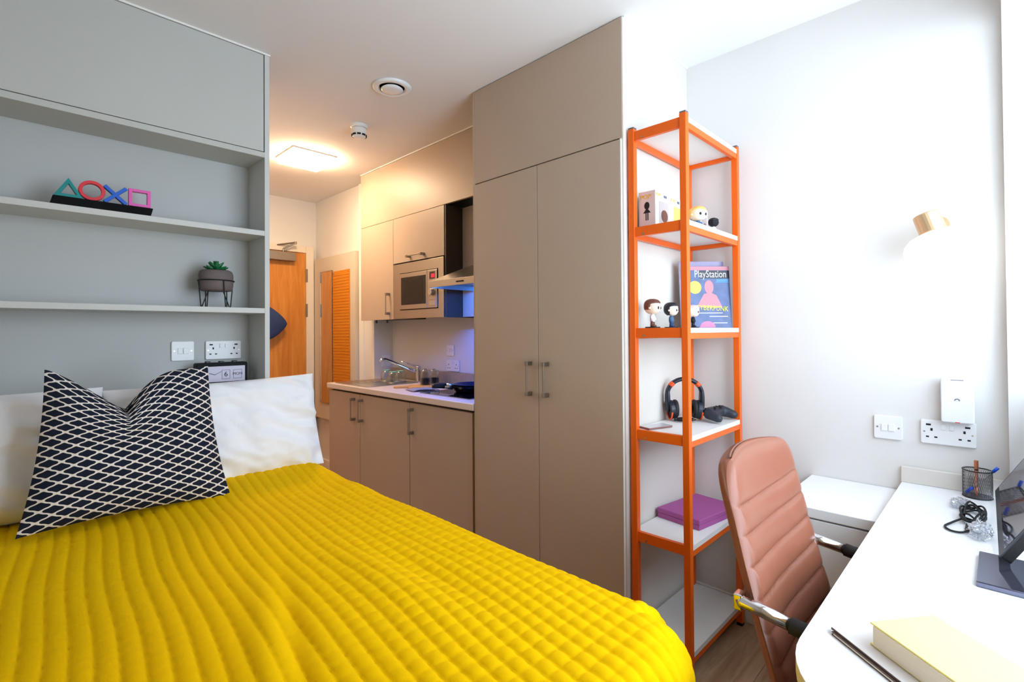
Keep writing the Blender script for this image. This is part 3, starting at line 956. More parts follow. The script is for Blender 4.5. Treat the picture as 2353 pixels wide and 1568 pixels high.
def build_quilt():
    r, Xe, Ye, over = 0.085, 0.988, 0.395, 0.44
    us = np.arange(XL + 0.03, Xe - r + over, 0.0036)
    vs = np.arange(Ye + r - over, 2.15, 0.0036)
    U, V = np.meshgrid(us, vs, indexing='ij')
    # large folds
    zt = 0.672 + 0.016 * np.exp(-(((U - 0.45) / 0.55) ** 2 + ((V - 1.25) / 0.75) ** 2))
    zt += 0.020 * sstep(1.75, 2.1, V) * sstep(0.2, 0.6, U)
    zt += 0.012 * np.exp(-(((U - 0.93) / 0.08) ** 2 + ((V - 1.72) / 0.10) ** 2))
    zt += 0.010 * np.exp(-(((U - 0.62) / 0.06) ** 2 + ((V - 1.02 - 0.5 * (U - 0.62)) / 0.22) ** 2))
    zt -= 0.008 * np.exp(-(((U - 0.70 + 0.1 * (V - 1)) / 0.04) ** 2 + ((V - 0.98) / 0.2) ** 2))
    ln = U - 0.40 - 0.30 * (V - 1.0)
    zt += -0.008 * np.exp(-(ln / 0.025) ** 2) * np.exp(-((V - 0.95) / 0.25) ** 2)
    zt += 0.007 * np.exp(-((ln + 0.05) / 0.03) ** 2) * np.exp(-((V - 0.95) / 0.25) ** 2)
    zt += 0.004 * np.sin(U * 7 + V * 3.1) * np.sin(V * 5.3 - U * 2)
    Rc = 0.20
    du = np.maximum(0, U - (Xe - Rc))
    dv = np.maximum(0, (Ye + Rc) - V)
    hyp = np.sqrt(du * du + dv * dv) + 1e-9
    ex, ey = du / hyp, -dv / hyp
    d = np.maximum(0, hyp - (Rc - r))
    th = np.arctan2(dv, du + 1e-9)
    q = math.pi * r / 2
    hor = np.where(d < q, r * np.sin(np.minimum(d, q) / r), r + 0.10 * (d - q))
    drop = np.where(d < q, r * (1 - np.cos(np.minimum(d, q) / r)), r + 0.99 * (d - q))
    both = np.sin(2 * th) ** 2
    fold = np.exp(-((th - 0.47) / 0.07) ** 2) - 0.7 * np.exp(-((th - 0.27) / 0.10) ** 2) - 0.35 * np.exp(-((th - 0.75) / 0.16) ** 2)
    hor = hor - 0.050 * fold * sstep(0.03, 0.16, d)
    drop = drop + 0.012 * fold * sstep(0.0, 0.06, d) * (1 - sstep(0.1, 0.2, d))
    hor = hor + 0.010 * (1 - both) * np.sin(V * 16 + U * 14) * sstep(0.15, 0.42, d)
    X = U - d * ex + hor * ex
    Y = V - d * ey + hor * ey
    Z = zt - drop
    Z = np.maximum(Z, 0.03)
    P = np.stack([X, Y, Z], -1)
    gu = np.gradient(P, axis=0)
    gv = np.gradient(P, axis=1)
    N = np.cross(gu, gv)
    N /= np.linalg.norm(N, axis=-1, keepdims=True) + 1e-12
    p1, p2 = 0.0335, 0.036
    uu = U - 0.075 * (V - 1.0) + 0.004 * np.sin(V * 9 + U * 4) + 0.012 * sstep(0.4, 0.8, U) * np.sin(V * 5)
    vv = V + 0.05 * U + 0.003 * np.sin(U * 13)
    c = np.abs(np.sin(np.pi * uu / p1)) ** 0.42
    s = np.abs(np.sin(np.pi * vv / p2)) ** 0.42
    amp2 = 0.28 + 0.72 * sstep(0.35, 0.72, U + 0.25 * (1.1 - V))
    h = 0.0075 * c * (1 - 0.45 * amp2 * (1 - s))
    P = P + N * h[..., None]
    nu, nv = U.shape
    me = bpy.data.meshes.new('quilt')
    idx = np.arange(nu * nv).reshape(nu, nv)
    quads = np.stack([idx[:-1, :-1], idx[1:, :-1], idx[1:, 1:], idx[:-1, 1:]], -1).reshape(-1, 4)
    me.vertices.add(nu * nv)
    org = np.array([0.26, 1.25, 0.2])
    me.vertices.foreach_set('co', (P.reshape(-1, 3) - org).ravel())
    me.loops.add(quads.size)
    me.loops.foreach_set('vertex_index', quads.ravel().astype(np.int32))
    me.polygons.add(len(quads))
    me.polygons.foreach_set('loop_start', np.arange(0, quads.size, 4, dtype=np.int32))
    me.polygons.foreach_set('use_smooth', np.ones(len(quads), dtype=bool))
    me.update(calc_edges=True)
    me.materials.append(MATS['quilt_yellow'])
    o = bpy.data.objects.new('quilt', me)
    COL.objects.link(o)
    o.location = org
    return tag(o, 'bright yellow quilted bedspread spread over the bed', 'bedspread')


build_quilt()


def pillow(name, label, cat, w, h, t, M, m, seed, dent=0.0, pinch=0.05, group=None, wr=0.006, n=56, corner=0.6):
    b = B()
    vs, uv, fs = [], [], []
    for side in (1, -1):
        base = len(vs)
        for i in range(n + 1):
            for j in range(n + 1):
                u, v = 2 * i / n - 1, 2 * j / n - 1
                x = w / 2 * u * (1 - pinch * (1 - v * v) * abs(u))
                z = h / 2 * v * (1 - pinch * (1 - u * u) * abs(v))
                th = t / 2 * (max(0, 1 - u ** 4) * max(0, 1 - v ** 4)) ** corner
                p = Vector((x * 7, z * 7, seed + side * 3))
                wrk = noise.noise(p) * wr * 1.2 - abs(noise.noise(p * 1.7 + Vector((v * 2, 0, 0)))) * wr * 1.6 + abs(noise.noise(p * 4.1)) * wr * 0.4
                th2 = th + wrk * min(1, th / (t * 0.15))
                if dent:
                    g = math.exp(-(u / 0.30) ** 2)
                    k = max(0, (v + 0.1) / 1.1)
                    w_ = u + 0.12
                    x *= 1 - 0.11 * v
                    z -= dent * ((1 - min(1, -w_ / 0.86)) ** 1.25 if w_ < 0 else (1 - min(1, w_ / 0.75)) ** 2.3) * k ** 1.3
                    th2 -= t * 0.24 * math.exp(-(w_ / 0.07) ** 2) * k ** 2
                vs.append((x, -side * th2, z))
                uv.append(((u + 1) / 2, (v + 1) / 2))
        for i in range(n):
            for j in range(n):
                a = base + i * (n + 1) + j
                q = (a, a + n + 1, a + n + 2, a + 1)
                fs.append(q if side == 1 else tuple(reversed(q)))
    b.v, b.f, b.uv = vs, fs, uv
    o = b.obj(name, m, local=True, smooth=True)
    o.matrix_world = M
    return tag(o, label, cat, group)


pillow('pillow', 'white pillow propped against the headboard on the right, behind the cushion', 'pillow', 0.74, 0.40, 0.15,
       T3((0.618, 2.180, 0.868)) @ Matrix.Rotation(math.radians(-14), 4, 'X') @ Matrix.Rotation(math.radians(-1.0), 4, 'Y'), 'linen_white', 3.1, group='white bed pillows', wr=0.022, pinch=0.03)
pillow('pillow', 'white pillow at the left edge of the photo beside the patterned cushion', 'pillow', 0.74, 0.40, 0.15,
       T3((-0.125, 2.172, 0.875)) @ Matrix.Rotation(math.radians(-14), 4, 'X'), 'linen_white', 8.4, group='white bed pillows', wr=0.018, pinch=0.03)
pillow('cushion', 'square navy cushion with a white lattice pattern on the yellow bedspread', 'cushion', 0.483, 0.459, 0.125,
       T3((0.298, 1.965, 0.918)) @ Matrix.Rotation(math.radians(-13), 4, 'X') @ Matrix.Rotation(math.radians(1.0), 4, 'Y') @ Matrix.Rotation(math.radians(4), 4, 'Z'), 'cushion_lattice', 5.5, dent=0.125, pinch=0.06, wr=0.005, n=90, corner=0.75)

# ------------------------------------------------------------------ things on the sage shelves
sg = thing('shape_light', 'novelty light with four coloured outline shapes on a black bar', 'ornament', (0.26, 2.37, 1.699))
Ms = wallY(0, 0, 2.375)
b = B()
b.v = [(0.112, 2.325, 1.6995), (0.398, 2.325, 1.6995), (0.398, 2.42, 1.6995), (0.112, 2.42, 1.6995), (0.122, 2.345, 1.738), (0.410, 2.345, 1.738), (0.410, 2.40, 1.738), (0.122, 2.40, 1.738)]
b.f = [(3, 2, 1, 0), (4, 5, 6, 7), (0, 1, 5, 4), (1, 2, 6, 5), (2, 3, 7, 6), (3, 0, 4, 7)]
b.obj('base_bar', 'near_black', sg, bevel=0.002)


def poly_ring(pts, k, cx, cy):
    return [(cx + (p[0] - cx) * k, cy + (p[1] - cy) * k) for p in pts]


tri = [(0.124, 1.740), (0.204, 1.740), (0.164, 1.808)]
B().ring(tri, poly_ring(tri, 0.55, 0.164, 1.7627), 0.0, 0.018, Ms).obj('triangle', 'teal', sg, bevel=0.001)
B().ring(ell(0.076, 0.072, 40, 0.2285, 1.775), ell(0.054, 0.050, 40, 0.2285, 1.775), 0.0, 0.018, Ms).obj('circle', 'red_sign', sg, bevel=0.001)
cx_, cy_ = 0.296, 1.772
b = B()
for s in (-1, 1):
    R_ = Ms @ T3((cx_, cy_, 0)) @ Matrix.Rotation(s * math.radians(43), 4, 'Z')
    b.prism([(-0.044, -0.006), (0.044, -0.006), (0.044, 0.006), (-0.044, 0.006)], 0.0 + 0.0002 * s, 0.018 + 0.0002 * s, R_)
b.obj('cross', 'blue_sign', sg, bevel=0.001)
sq = [(0.335, 1.740), (0.404, 1.740), (0.404, 1.806), (0.335, 1.806)]
B().ring(sq, poly_ring(sq, 0.68, 0.3695, 1.773), 0.0, 0.018, Ms).obj('square', 'pink_sign', sg, bevel=0.001)

px, py, pz = 0.640, 2.395, 1.3607
pt = thing('potted_succulent', 'small succulent in a grey pot on a black wire stand', 'plant', (px, py, pz))
B().lathe([(0.0, 0.072), (0.055, 0.072), (0.062, 0.078), (0.065, 0.10), (0.065, 0.140), (0.060, 0.155), (0.052, 0.160), (0.050, 0.150), (0.0, 0.148)], (px, py, pz), 36).obj('pot', 'pot_clay', pt, smooth=True)
B().lathe([(0.0, 0.151), (0.0495, 0.151)], (px, py, pz), 24).obj('soil', 'soil', pt)
rg = [(px + 0.068 * math.cos(a), py + 0.068 * math.sin(a), pz + 0.115) for a in np.linspace(0, 2 * math.pi, 32, endpoint=False)]
st = B().tube(rg, 0.0025, 6, closed=True).obj('stand_ring', 'wire_black', pt)
for k in range(4):
    a = math.radians(20 + 90 * k)
    o3 = Vector((px, py, pz))
    e = Vector((math.cos(a), math.sin(a), 0))
    tt = Vector((-math.sin(a), math.cos(a), 0))
    B().tube([o3 + e * 0.068 - tt * 0.014 + Vector((0, 0, 0.115)), o3 + e * 0.064 - tt * 0.003 + Vector((0, 0, 0.003)), o3 + e * 0.064 + tt * 0.003 + Vector((0, 0, 0.003)), o3 + e * 0.045 + tt * 0.016 + Vector((0, 0, 0.072))], 0.0022, 6).obj('stand_leg', 'wire_black', pt)


def leaf(parent, base, az, tilt, L, w):
    b = B()
    n = 7
    M = T3(base) @ Matrix.Rotation(az, 4, 'Z') @ Matrix.Rotation(-tilt, 4, 'Y')
    for i in range(n):
        t = i / (n - 1)
        ww_ = w * (math.sin(math.pi * (0.12 + 0.88 * t) ** 0.9) ** 0.8) if i < n - 1 else 0.0005
        b.v += [(L * t, -ww_ / 2, 0.003 * t + 0.25 * ww_ + 0.01 * t * t), (L * t, 0, 0.012 * t * t - 0.002), (L * t, ww_ / 2, 0.003 * t + 0.25 * ww_ + 0.01 * t * t)]
    for i in range(n - 1):
        for j in range(2):
            a = i * 3 + j
            b.f.append((a, a + 1, a + 4, a + 3))
    b.xf(M)
    o = b.obj('leaf', 'leaf_green', parent, smooth=True)
    o.modifiers.new('solid', 'SOLIDIFY').thickness = 0.002


for ringi, (cnt, tl, L) in enumerate(((7, 14, 0.052), (6, 38, 0.048), (4, 62, 0.040))):
    for k in range(cnt):
        leaf(pt, (px, py, pz + 0.152 + 0.004 * ringi), 2 * math.pi * (k + 0.4 * ringi) / cnt, math.radians(tl), L, 0.026)

ck = thing('alarm_clock', 'black flip alarm clock showing the day and date on the ledge', 'clock', M=wallY(0.667, 1.0305, 2.40))
B().prism(rrect(0.198, 0.096, 0.008, cy=0.048), -0.05, 0.0).obj('case', 'near_black', ck, bevel=0.003, local=True)
B().box(-0.088, 0.088, 0.014, 0.080, -0.001, 0.0012).obj('face', 'dial_white', ck, local=True)
for k in (-1, 0, 1):
    B().box(k * 0.052 - 0.009, k * 0.052 + 0.009, 0.094, 0.1025, -0.035, -0.012).obj('button', 'black_plastic', ck, bevel=0.002, local=True)
for (cx, w_, body, sz) in ((0.012, 0.032, '6', 0.030), (0.058, 0.034, 'MON', 0.0165)):
    pn = B().ring([(cx - w_ / 2, 0.025), (cx + w_ / 2, 0.025), (cx + w_ / 2, 0.064), (cx - w_ / 2, 0.064)], [(cx - w_ / 2 + 0.0015, 0.0265), (cx + w_ / 2 - 0.0015, 0.0265), (cx + w_ / 2 - 0.0015, 0.0625), (cx - w_ / 2 + 0.0015, 0.0625)], 0.001, 0.0018).obj('flip_window', 'ink_grey', ck, local=True)
    text('lettering', body, sz, 'ink', pn, T3((cx, 0.045, 0.0016)))
B().tube([(-0.03, 0.045, 0.002), (-0.005, 0.058, 0.002)], 0.0008, 5).tube([(-0.03, 0.045, 0.0025), (-0.052, 0.052, 0.0025)], 0.0011, 5).obj('clock_hands', 'ink', ck, local=True)

# ------------------------------------------------------------------ orange shelving unit
sx0, sx1, sy0, sy1, ps = 1.7047, 2.2131, 0.7967, 1.032, 0.025
ou = thing('shelving_unit', 'tall orange metal frame shelving unit with white shelves against the wardrobe', 'shelving', ((sx0 + sx1) / 2, (sy0 + sy1) / 2, 0))
for (a, b_) in ((sx0, sy0), (sx0, sy1 - ps), (sx1 - ps, sy0), (sx1 - ps, sy1 - ps)):
    p = B().box(a, a + ps, b_, b_ + ps, 0.012, 2.034).obj('post', 'orange_paint', ou, bevel=0.002)
    B().box(a + 0.001, a + ps - 0.001, b_ + 0.001, b_ + ps - 0.001, 2.0345, 2.0395).obj('end_cap', 'ink_grey', p)
    B().box(a + 0.001, a + ps - 0.001, b_ + 0.001, b_ + ps - 0.001, 0.0, 0.0118).obj('foot', 'black_plastic', p)
LEV = (2.021, 1.649, 1.260, 0.871, 0.481, 0.103)
for z in LEV:
    B().box(sx0 + 0.004, sx0 + 0.020, sy0 + ps, sy1 - ps, z - 0.036, z + 0.001).obj('rail', 'orange_paint', ou, bevel=0.001)
    B().box(sx1 - 0.020, sx1 - 0.004, sy0 + ps, sy1 - ps, z - 0.036, z - 0.0185).obj('rail', 'orange_paint', ou, bevel=0.001)
    B().box(sx0 + ps, sx1 - ps, sy0 + 0.002, sy0 + 0.018, z - 0.040, z - 0.0185).obj('rail', 'orange_paint', ou, bevel=0.001)
    B().box(sx0 + ps, sx1 - ps, sy1 - 0.018, sy1 - 0.002, z - 0.040, z - 0.0185).obj('rail', 'orange_paint', ou, bevel=0.001)
    g_ = ps + 0.0005
    x0_, x1_, y0_, y1_ = sx0 + 0.0205, sx1 - 0.003, sy0 + 0.001, sy1 - 0.001
    B().prism([(sx0 + g_, y0_), (sx1 - g_, y0_), (sx1 - g_, sy0 + g_), (x1_, sy0 + g_), (x1_, sy1 - g_), (sx1 - g_, sy1 - g_), (sx1 - g_, y1_), (sx0 + g_, y1_), (sx0 + g_, sy1 - g_), (x0_, sy1 - g_), (x0_, sy0 + g_), (sx0 + g_, sy0 + g_)], z - 0.018, z).obj('shelf_board', 'white_melamine', ou)
    B().cyl((sx0 + 0.004, sy1 - 0.06, z - 0.028), (sx0 + 0.0025, sy1 - 0.06, z - 0.028), 0.004, n=10).obj('bolt', 'steel', ou)

# ------------------------------------------------------------------ toy boxes and figures
def toy_box(x0, x1, y0, y1, z0, h, lab, art, rz=0.0):
    w, d_ = x1 - x0, y1 - y0
    M = T3(((x0 + x1) / 2, (y0 + y1) / 2, z0 + 0.0005)) @ Matrix.Rotation(rz, 4, 'Z')
    t = thing('toy_box', lab, 'box', M=M, group='figure boxes on the top shelf')
    B().box(-w / 2, w / 2, -d_ / 2, d_ / 2, 0, h).obj('carton', 'box_white', t, local=True, bevel=0.001)
    F_ = frame((0, -d_ / 2 - 0.0004, 0), (1, 0, 0), (0, 0, 1))
    S_ = frame((-w / 2 - 0.0004, 0, 0), (0, -1, 0), (0, 0, 1))
    wn_ = B().prism(rrect(w * 0.62, h * 0.62, 0.008, cx=0.04 * w, cy=h * 0.42), 0, 0.001, F_).obj('window', 'box_window' if art != 'yellow' else 'box_yellow_art', t, local=True)
    if art != 'yellow':
        B().sph((0.06 * w, -d_ / 2 - 0.002, h * 0.34), w * 0.22, 0.002, h * 0.17).obj('printed_head', 'hair_brown', wn_, local=True)
    text('lettering', 'POP!', h * 0.13, 'logo_yellow', t, F_ @ T3((-w * 0.32, h * 0.885, 0.0003)))
    B().prism(rrect(w * 0.2, h * 0.07, 0.001, cx=w * 0.14, cy=h * 0.885), 0.0, 0.0006, F_).obj('name_print', 'ink_grey', t, local=True)
    B().prism(rrect(d_ * 0.94, h * 0.97, 0.002, cy=h / 2), 0, 0.0006, S_).obj('side_print', 'box_pink', t, local=True)
    text('lettering', 'POP!', h * 0.17, 'logo_yellow', t, S_ @ T3((-0.002, h * 0.84, 0.0012)))
    fg = B()
    fg.prism(ell(0.022, 0.03, 20, 0, h * 0.60), 0.0006, 0.0012, S_)
    fg.prism([(-0.016, h * 0.40), (0.016, h * 0.40), (0.005, h * 0.50), (-0.005, h * 0.50)], 0.0006, 0.0012, S_)
    fg.prism([(-0.006, h * 0.20), (-0.002, h * 0.20), (-0.002, h * 0.40), (-0.006, h * 0.40)], 0.0006, 0.0012, S_)
    fg.prism([(0.002, h * 0.20), (0.006, h * 0.20), (0.006, h * 0.40), (0.002, h * 0.40)], 0.0006, 0.0012, S_)
    fg.obj('silhouette_print', 'ink', t, local=True)
    return t


z1 = LEV[1]
toy_box(1.748, 1.868, 0.940, 1.012, z1, 0.142, 'white collectible toy box with a dark silhouette print, leftmost on the top shelf', 'grey')
toy_box(1.882, 1.982, 0.945, 1.012, z1, 0.142, 'white toy box with a yellow picture window behind the orange post', 'yellow')
toy_box(2.085, 2.165, 0.915, 0.975, z1, 0.125, 'smaller white toy box at the right end of the top shelf', 'grey')


def figurine(x, y, z, h, rz, hair, top, legs, label, grp, style='short', skin='skin', base=True):
    """vinyl figure; local -Y is its front"""
    t = thing('figurine', label, 'figurine', M=T3((x, y, z + 0.0005)) @ Matrix.Rotation(rz, 4, 'Z'), group=grp)
    s = h / 0.11
    if base:
        B().lathe([(0.026, 0), (0.027, 0.002), (0.026, 0.005), (0.0, 0.005)], n=24).xf(Matrix.Scale(s, 4)).obj('stand', 'cloth_black', t, local=True)
    lg = B()
    for q in (-1, 1):
        lg.cyl((q * 0.007, 0, 0.005), (q * 0.006, 0, 0.026), 0.0065, 0.0055, 12)
        lg.sph((q * 0.007, -0.003, 0.008), 0.007, 0.010, 0.005, 12, 8)
    lg.xf(Matrix.Scale(s, 4)).obj('legs', legs, t, local=True, smooth=True)
    bd_ = B().lathe([(0.0, 0.022), (0.011, 0.023), (0.013, 0.032), (0.012, 0.044), (0.006, 0.052), (0.0, 0.053)], n=20, sy=0.75)
    for q in (-1, 1):
        bd_.tube([(q * 0.010, 0, 0.046), (q * 0.017, -0.001, 0.038), (q * 0.017, -0.005, 0.029)], [0.005, 0.005, 0.0045], 10)
    bd_.xf(Matrix.Scale(s, 4)).obj('body', top, t, local=True, smooth=True)
    hd_ = B().sph((0, 0, 0.077), 0.030, 0.027, 0.026, 28, 18, 0.78)
    hd_.xf(Matrix.Scale(s, 4))
    hh = hd_.obj('head', skin, t, local=True, smooth=True)
    e = B()
    for q in (-1, 1):
        e.sph((q * 0.013, -0.0255, 0.073), 0.0052, 0.0022, 0.0055, 14, 10)
    e.xf(Matrix.Scale(s, 4)).obj('eyes', 'ink', hh, local=True, smooth=True)
    B().sph((0, -0.0275, 0.068), 0.0022, 0.0022, 0.0018, 10, 8).xf(Matrix.Scale(s, 4)).obj('nose', skin, hh, local=True, smooth=True)
    er = B()
    for q in (-1, 1):
        er.sph((q * 0.0295, 0.002, 0.073), 0.003, 0.005, 0.006, 12, 8)
    er.xf(Matrix.Scale(s, 4)).obj('ears', skin, hh, local=True, smooth=True)
    hr = B().sph((0, 0.0, 0.079), 0.0325, 0.0295, 0.0275, 28, 18, 0.8)
    keep = []
    for v in hr.v:
        yy, zz = v[1], v[2]
        front = yy < -0.006
        cut = 0.090 if style == 'short' else 0.088
        if front and zz < cut:
            keep.append((v[0] * 0.80, max(v[1], -0.006) * 0.6, max(zz, 0.062)))
        elif style == 'short' and zz < 0.064:
            keep.append((v[0] * 0.85, yy * 0.85, 0.064))
        elif style == 'bob' and zz < 0.056:
            keep.append((v[0] * 1.02, yy, 0.053))
        else:
            keep.append(v)
    hr.v = keep
    hr.xf(Matrix.Scale(s, 4)).obj('hair', hair, hh, local=True, smooth=True)
    return t


z2 = LEV[2]
G2 = 'figurines on the middle shelf'
figurine(1.775, 0.972, z2, 0.118, math.radians(12), 'hair_brown', 'cloth_white', 'hair_brown', 'figurine with short brown hair and a white top, leftmost on the middle shelf', G2)
figurine(1.895, 0.955, z2, 0.108, math.radians(14), 'hair_black', 'cloth_denim', 'cloth_navy', 'figurine with a black bob and blue jacket between two others', G2, 'bob')
figurine(1.985, 0.905, z2, 0.098, math.radians(14), 'hair_white', 'cloth_black', 'cloth_black', 'pale-haired figurine in black half hidden behind the orange post', G2)
G1 = 'figurines on the top shelf'
figurine(2.02, 0.895, z1, 0.120, math.radians(-20), 'hair_blond', 'cloth_denim', 'cloth_black', 'blond figurine beside the right-hand toy box on the top shelf', G1)
figurine(2.075, 0.853, z1, 0.072, math.radians(-15), 'hair_black', 'cloth_white', 'cloth_black', 'small dark-haired figurine at the front of the top shelf', G1, 'bob', skin='cloth_black')


# magazines
def magazine(L, R, z, h, label, front, th=0.004, lean=6, mcov='magazine_blue'):
    L, R = Vector((L[0], L[1], 0)), Vector((R[0], R[1], 0))
    xa = (R - L)
    w = xa.length
    xa.normalize()
    la = math.radians(lean)
    back = Vector((-xa.y, xa.x, 0))
    ya = Vector((0, 0, 1)) * math.cos(la) + back * math.sin(la)
    M = frame(((L + R) / 2 + Vector((0, 0, z + 0.0006))), xa, ya)
    t = thing('magazine', label, 'magazine', M=M, group='magazines on the middle shelf')
    B().box(-w / 2, w / 2, 0, h, -th, 0).obj('cover', mcov, t, local=True)
    B().box(-w / 2 + 0.001, w / 2 + 0.002, 0.0005, h - 0.001, -th - 0.004, -th - 0.0001).obj('pages', 'magazine_paper', t, local=True)
    if front:
        e = 0.0005
        B().box(-w / 2, w / 2, h * 0.935, h - 0.001, 0, e).obj('top_strip', 'magazine_rose', t, local=True)
        B().box(-w * 0.2, w / 2, h * 0.80, h * 0.93, 0, e * 0.9).obj('title_band', 'magazine_black', t, local=True)
        text('lettering', 'PlayStation', 0.044, 'magazine_paper', t, T3((0.012, h * 0.868, 0.001)), sx=w / 0.262)
        B().prism(ell(0.056, 0.056, 28, -w * 0.30, h * 0.655), 0, e).obj('round_badge', 'magazine_yellow', t, local=True)
        B().box(w * 0.18, w * 0.49, h * 0.735, h * 0.75, 0, e).box(w * 0.2, w * 0.47, h * 0.755, h * 0.79, 0, e).obj('side_print', 'magazine_sky', t, local=True)
        fg = B().prism(ell(0.040, 0.060, 24, 0.004, h * 0.66), 0, e)
        fg.prism([(-0.055, h * 0.33), (0.06, h * 0.33), (0.035, h * 0.53), (0.01, h * 0.57), (-0.02, h * 0.55)], 0, e * 0.9)
        fg.obj('cover_figure', 'magazine_rose', t, local=True)
        text('lettering', 'CYBERPUNK', 0.030, 'magazine_yellow', t, T3((0.012, h * 0.315, 0.001)) @ Matrix.Rotation(math.radians(-3), 4, 'Z'), sx=w / 0.225)
        B().prism([(-w * 0.27, h * 0.36), (w * 0.30, h * 0.345), (w * 0.22, h * 0.325), (-w * 0.1, h * 0.34)], 0, e).obj('yellow_slash', 'magazine_yellow', t, local=True)
        B().prism([(w * (-0.05) + 0.034 * math.cos(a), h * 0.012 + 0.026 * math.sin(a)) for a in np.linspace(0, math.pi, 14)], 0, e).obj('pink_badge', 'magazine_pink', t, local=True)
        for (a, b_, c) in ((-0.40, 0.30, 0.235), (0.0, 0.42, 0.18), (0.08, 0.40, 0.075)):
            B().box(a * w, b_ * w, c * h, c * h + 0.003, 0, e).obj('small_print', 'magazine_paper', t, local=True)
    return t


magazine((2.046, 0.955), (2.190, 0.826), z2, 0.268, 'magazine with a blue cover and yellow badge propped on the middle shelf', True, lean=5)
magazine((2.048, 0.985), (2.196, 0.852), z2, 0.292, 'purple-grey magazine standing behind the blue one', False, lean=5, mcov='magazine_purple')

# headset
hx, hy, hz = 2.020, 0.962, LEV[3]
hsx = thing('headset', 'black gaming headset with orange accents on the shelf', 'headset', M=T3((hx, hy, hz + 0.001)) @ Matrix.Rotation(math.radians(-48), 4, 'Z'))
arc = [(0.072 * math.sin(a), 0, 0.108 + 0.066 * math.cos(a)) for a in np.linspace(-1.75, 1.75, 30)]
b = B()
for (x_, y_, z_) in arc:
    pass
b.tube(arc[3:-3], [0.009] * (len(arc) - 6), 10)
b.v = [(v[0], v[1] * 1.7, v[2]) for v in b.v]
bo = b.obj('headband', 'headset_navy', hsx, local=True, smooth=True)
for s in (-1, 1):
    seg_ = [(s * 0.072 * math.sin(a), 0, 0.108 + 0.066 * math.cos(a)) for a in np.linspace(0.72, 0.98, 5)]
    q = B().tube(seg_, 0.0105, 10)
    q.v = [(v[0], v[1] * 1.75, v[2]) for v in q.v]
    q.obj('band_accent', 'headset_orange', bo, local=True, smooth=True)
    B().sph((s * 0.071, 0, 0.085), 0.010, 0.020, 0.052, 16, 12, 0.8).obj('yoke', 'headset_navy', hsx, local=True, smooth=True)
    cup = B().cyl((s * 0.066, 0, 0.044), (s * 0.044, 0, 0.048), 0.041, 0.038, 28).obj('ear_cup', 'headset_navy', hsx, local=True, bevel=0.004)
    B().tube([(s * 0.040, 0.027 * math.cos(a), 0.048 + 0.029 * math.sin(a)) for a in np.linspace(0, 2 * math.pi, 24, endpoint=False)], 0.0105, 10, closed=True).obj('ear_cushion', 'black_rubber', cup, local=True, smooth=True)
    B().tube([(s * 0.062, 0.0405 * math.cos(a), 0.045 + 0.0405 * math.sin(a)) for a in np.linspace(math.pi * 1.05, math.pi * 1.95, 16)], 0.0035, 8).obj('cup_accent', 'headset_orange', cup, local=True, smooth=True)
cb_ = []
for k in range(90):
    a = k * 0.33
    rr_ = 0.036 + 0.008 * math.sin(k * 0.21)
    cb_.append((-0.01 + rr_ * math.cos(a), -0.035 + 0.7 * rr_ * math.sin(a), 0.004 + 0.00012 * k))
B().tube(cb_, 0.0018, 6).obj('cable', 'black_rubber', hsx, local=True, smooth=True)

# game controller
gc = thing('game_controller', 'dark game controller lying beside the headset', 'controller', M=T3((2.106, 0.864, hz + 0.001)) @ Matrix.Rotation(math.radians(-4), 4, 'Z'))
g = B()
g.sph((0, 0.010, 0.032), 0.060, 0.030, 0.019, 28, 16, 0.7)
for s in (-1, 1):
    g.tube([(s * 0.040, 0.020, 0.034), (s * 0.056, 0.004, 0.034), (s * 0.064, -0.022, 0.027), (s * 0.068, -0.045, 0.020), (s * 0.068, -0.056, 0.017)], [0.018, 0.024, 0.020, 0.017, 0.011], 16)
gb = g.obj('shell', 'controller_black', gc, local=True, smooth=True)
rm = gb.modifiers.new('remesh', 'REMESH')
rm.mode = 'VOXEL'
rm.voxel_size = 0.0035
rm.use_smooth_shade = True
for s in (-1, 1):
    B().cyl((s * 0.023, -0.006, 0.046), (s * 0.023, -0.008, 0.056), 0.005, 0.005, 14).cyl((s * 0.023, -0.008, 0.056), (s * 0.023, -0.0085, 0.060), 0.009, 0.008, 18).obj('thumb_stick', 'black_rubber', gc, local=True)
    b = B()
    for k in range(4):
        a = math.pi / 2 * k
        b.cyl((s * 0.046 + 0.0085 * math.cos(a), 0.014 + 0.0085 * math.sin(a), 0.048), (s * 0.046 + 0.0085 * math.cos(a), 0.014 + 0.0085 * math.sin(a), 0.054), 0.0038, n=12)
    b.obj('buttons', 'black_plastic', gc, local=True)
    B().sph((s * 0.043, 0.036, 0.030), 0.016, 0.008, 0.010, 14, 10, 0.8).obj('trigger', 'black_plastic', gc, local=True, smooth=True)
B().box(-0.022, 0.022, 0.006, 0.030, 0.0495, 0.052).obj('touch_pad', 'black_plastic', gc, local=True, bevel=0.001)

# phone on shelf
ph = thing('smartphone', 'slim smartphone lying flat at the left of the headset shelf', 'phone', M=T3((1.795, 0.975, hz + 0.0004)) @ Matrix.Rotation(math.radians(-18), 4, 'Z'))
B().prism(rrect(0.125, 0.062, 0.008), 0, 0.007).obj('body', 'phone_rose', ph, local=True, bevel=0.001)
B().prism(rrect(0.121, 0.058, 0.007), 0.007, 0.0076).obj('screen', 'phone_glass', ph, local=True)

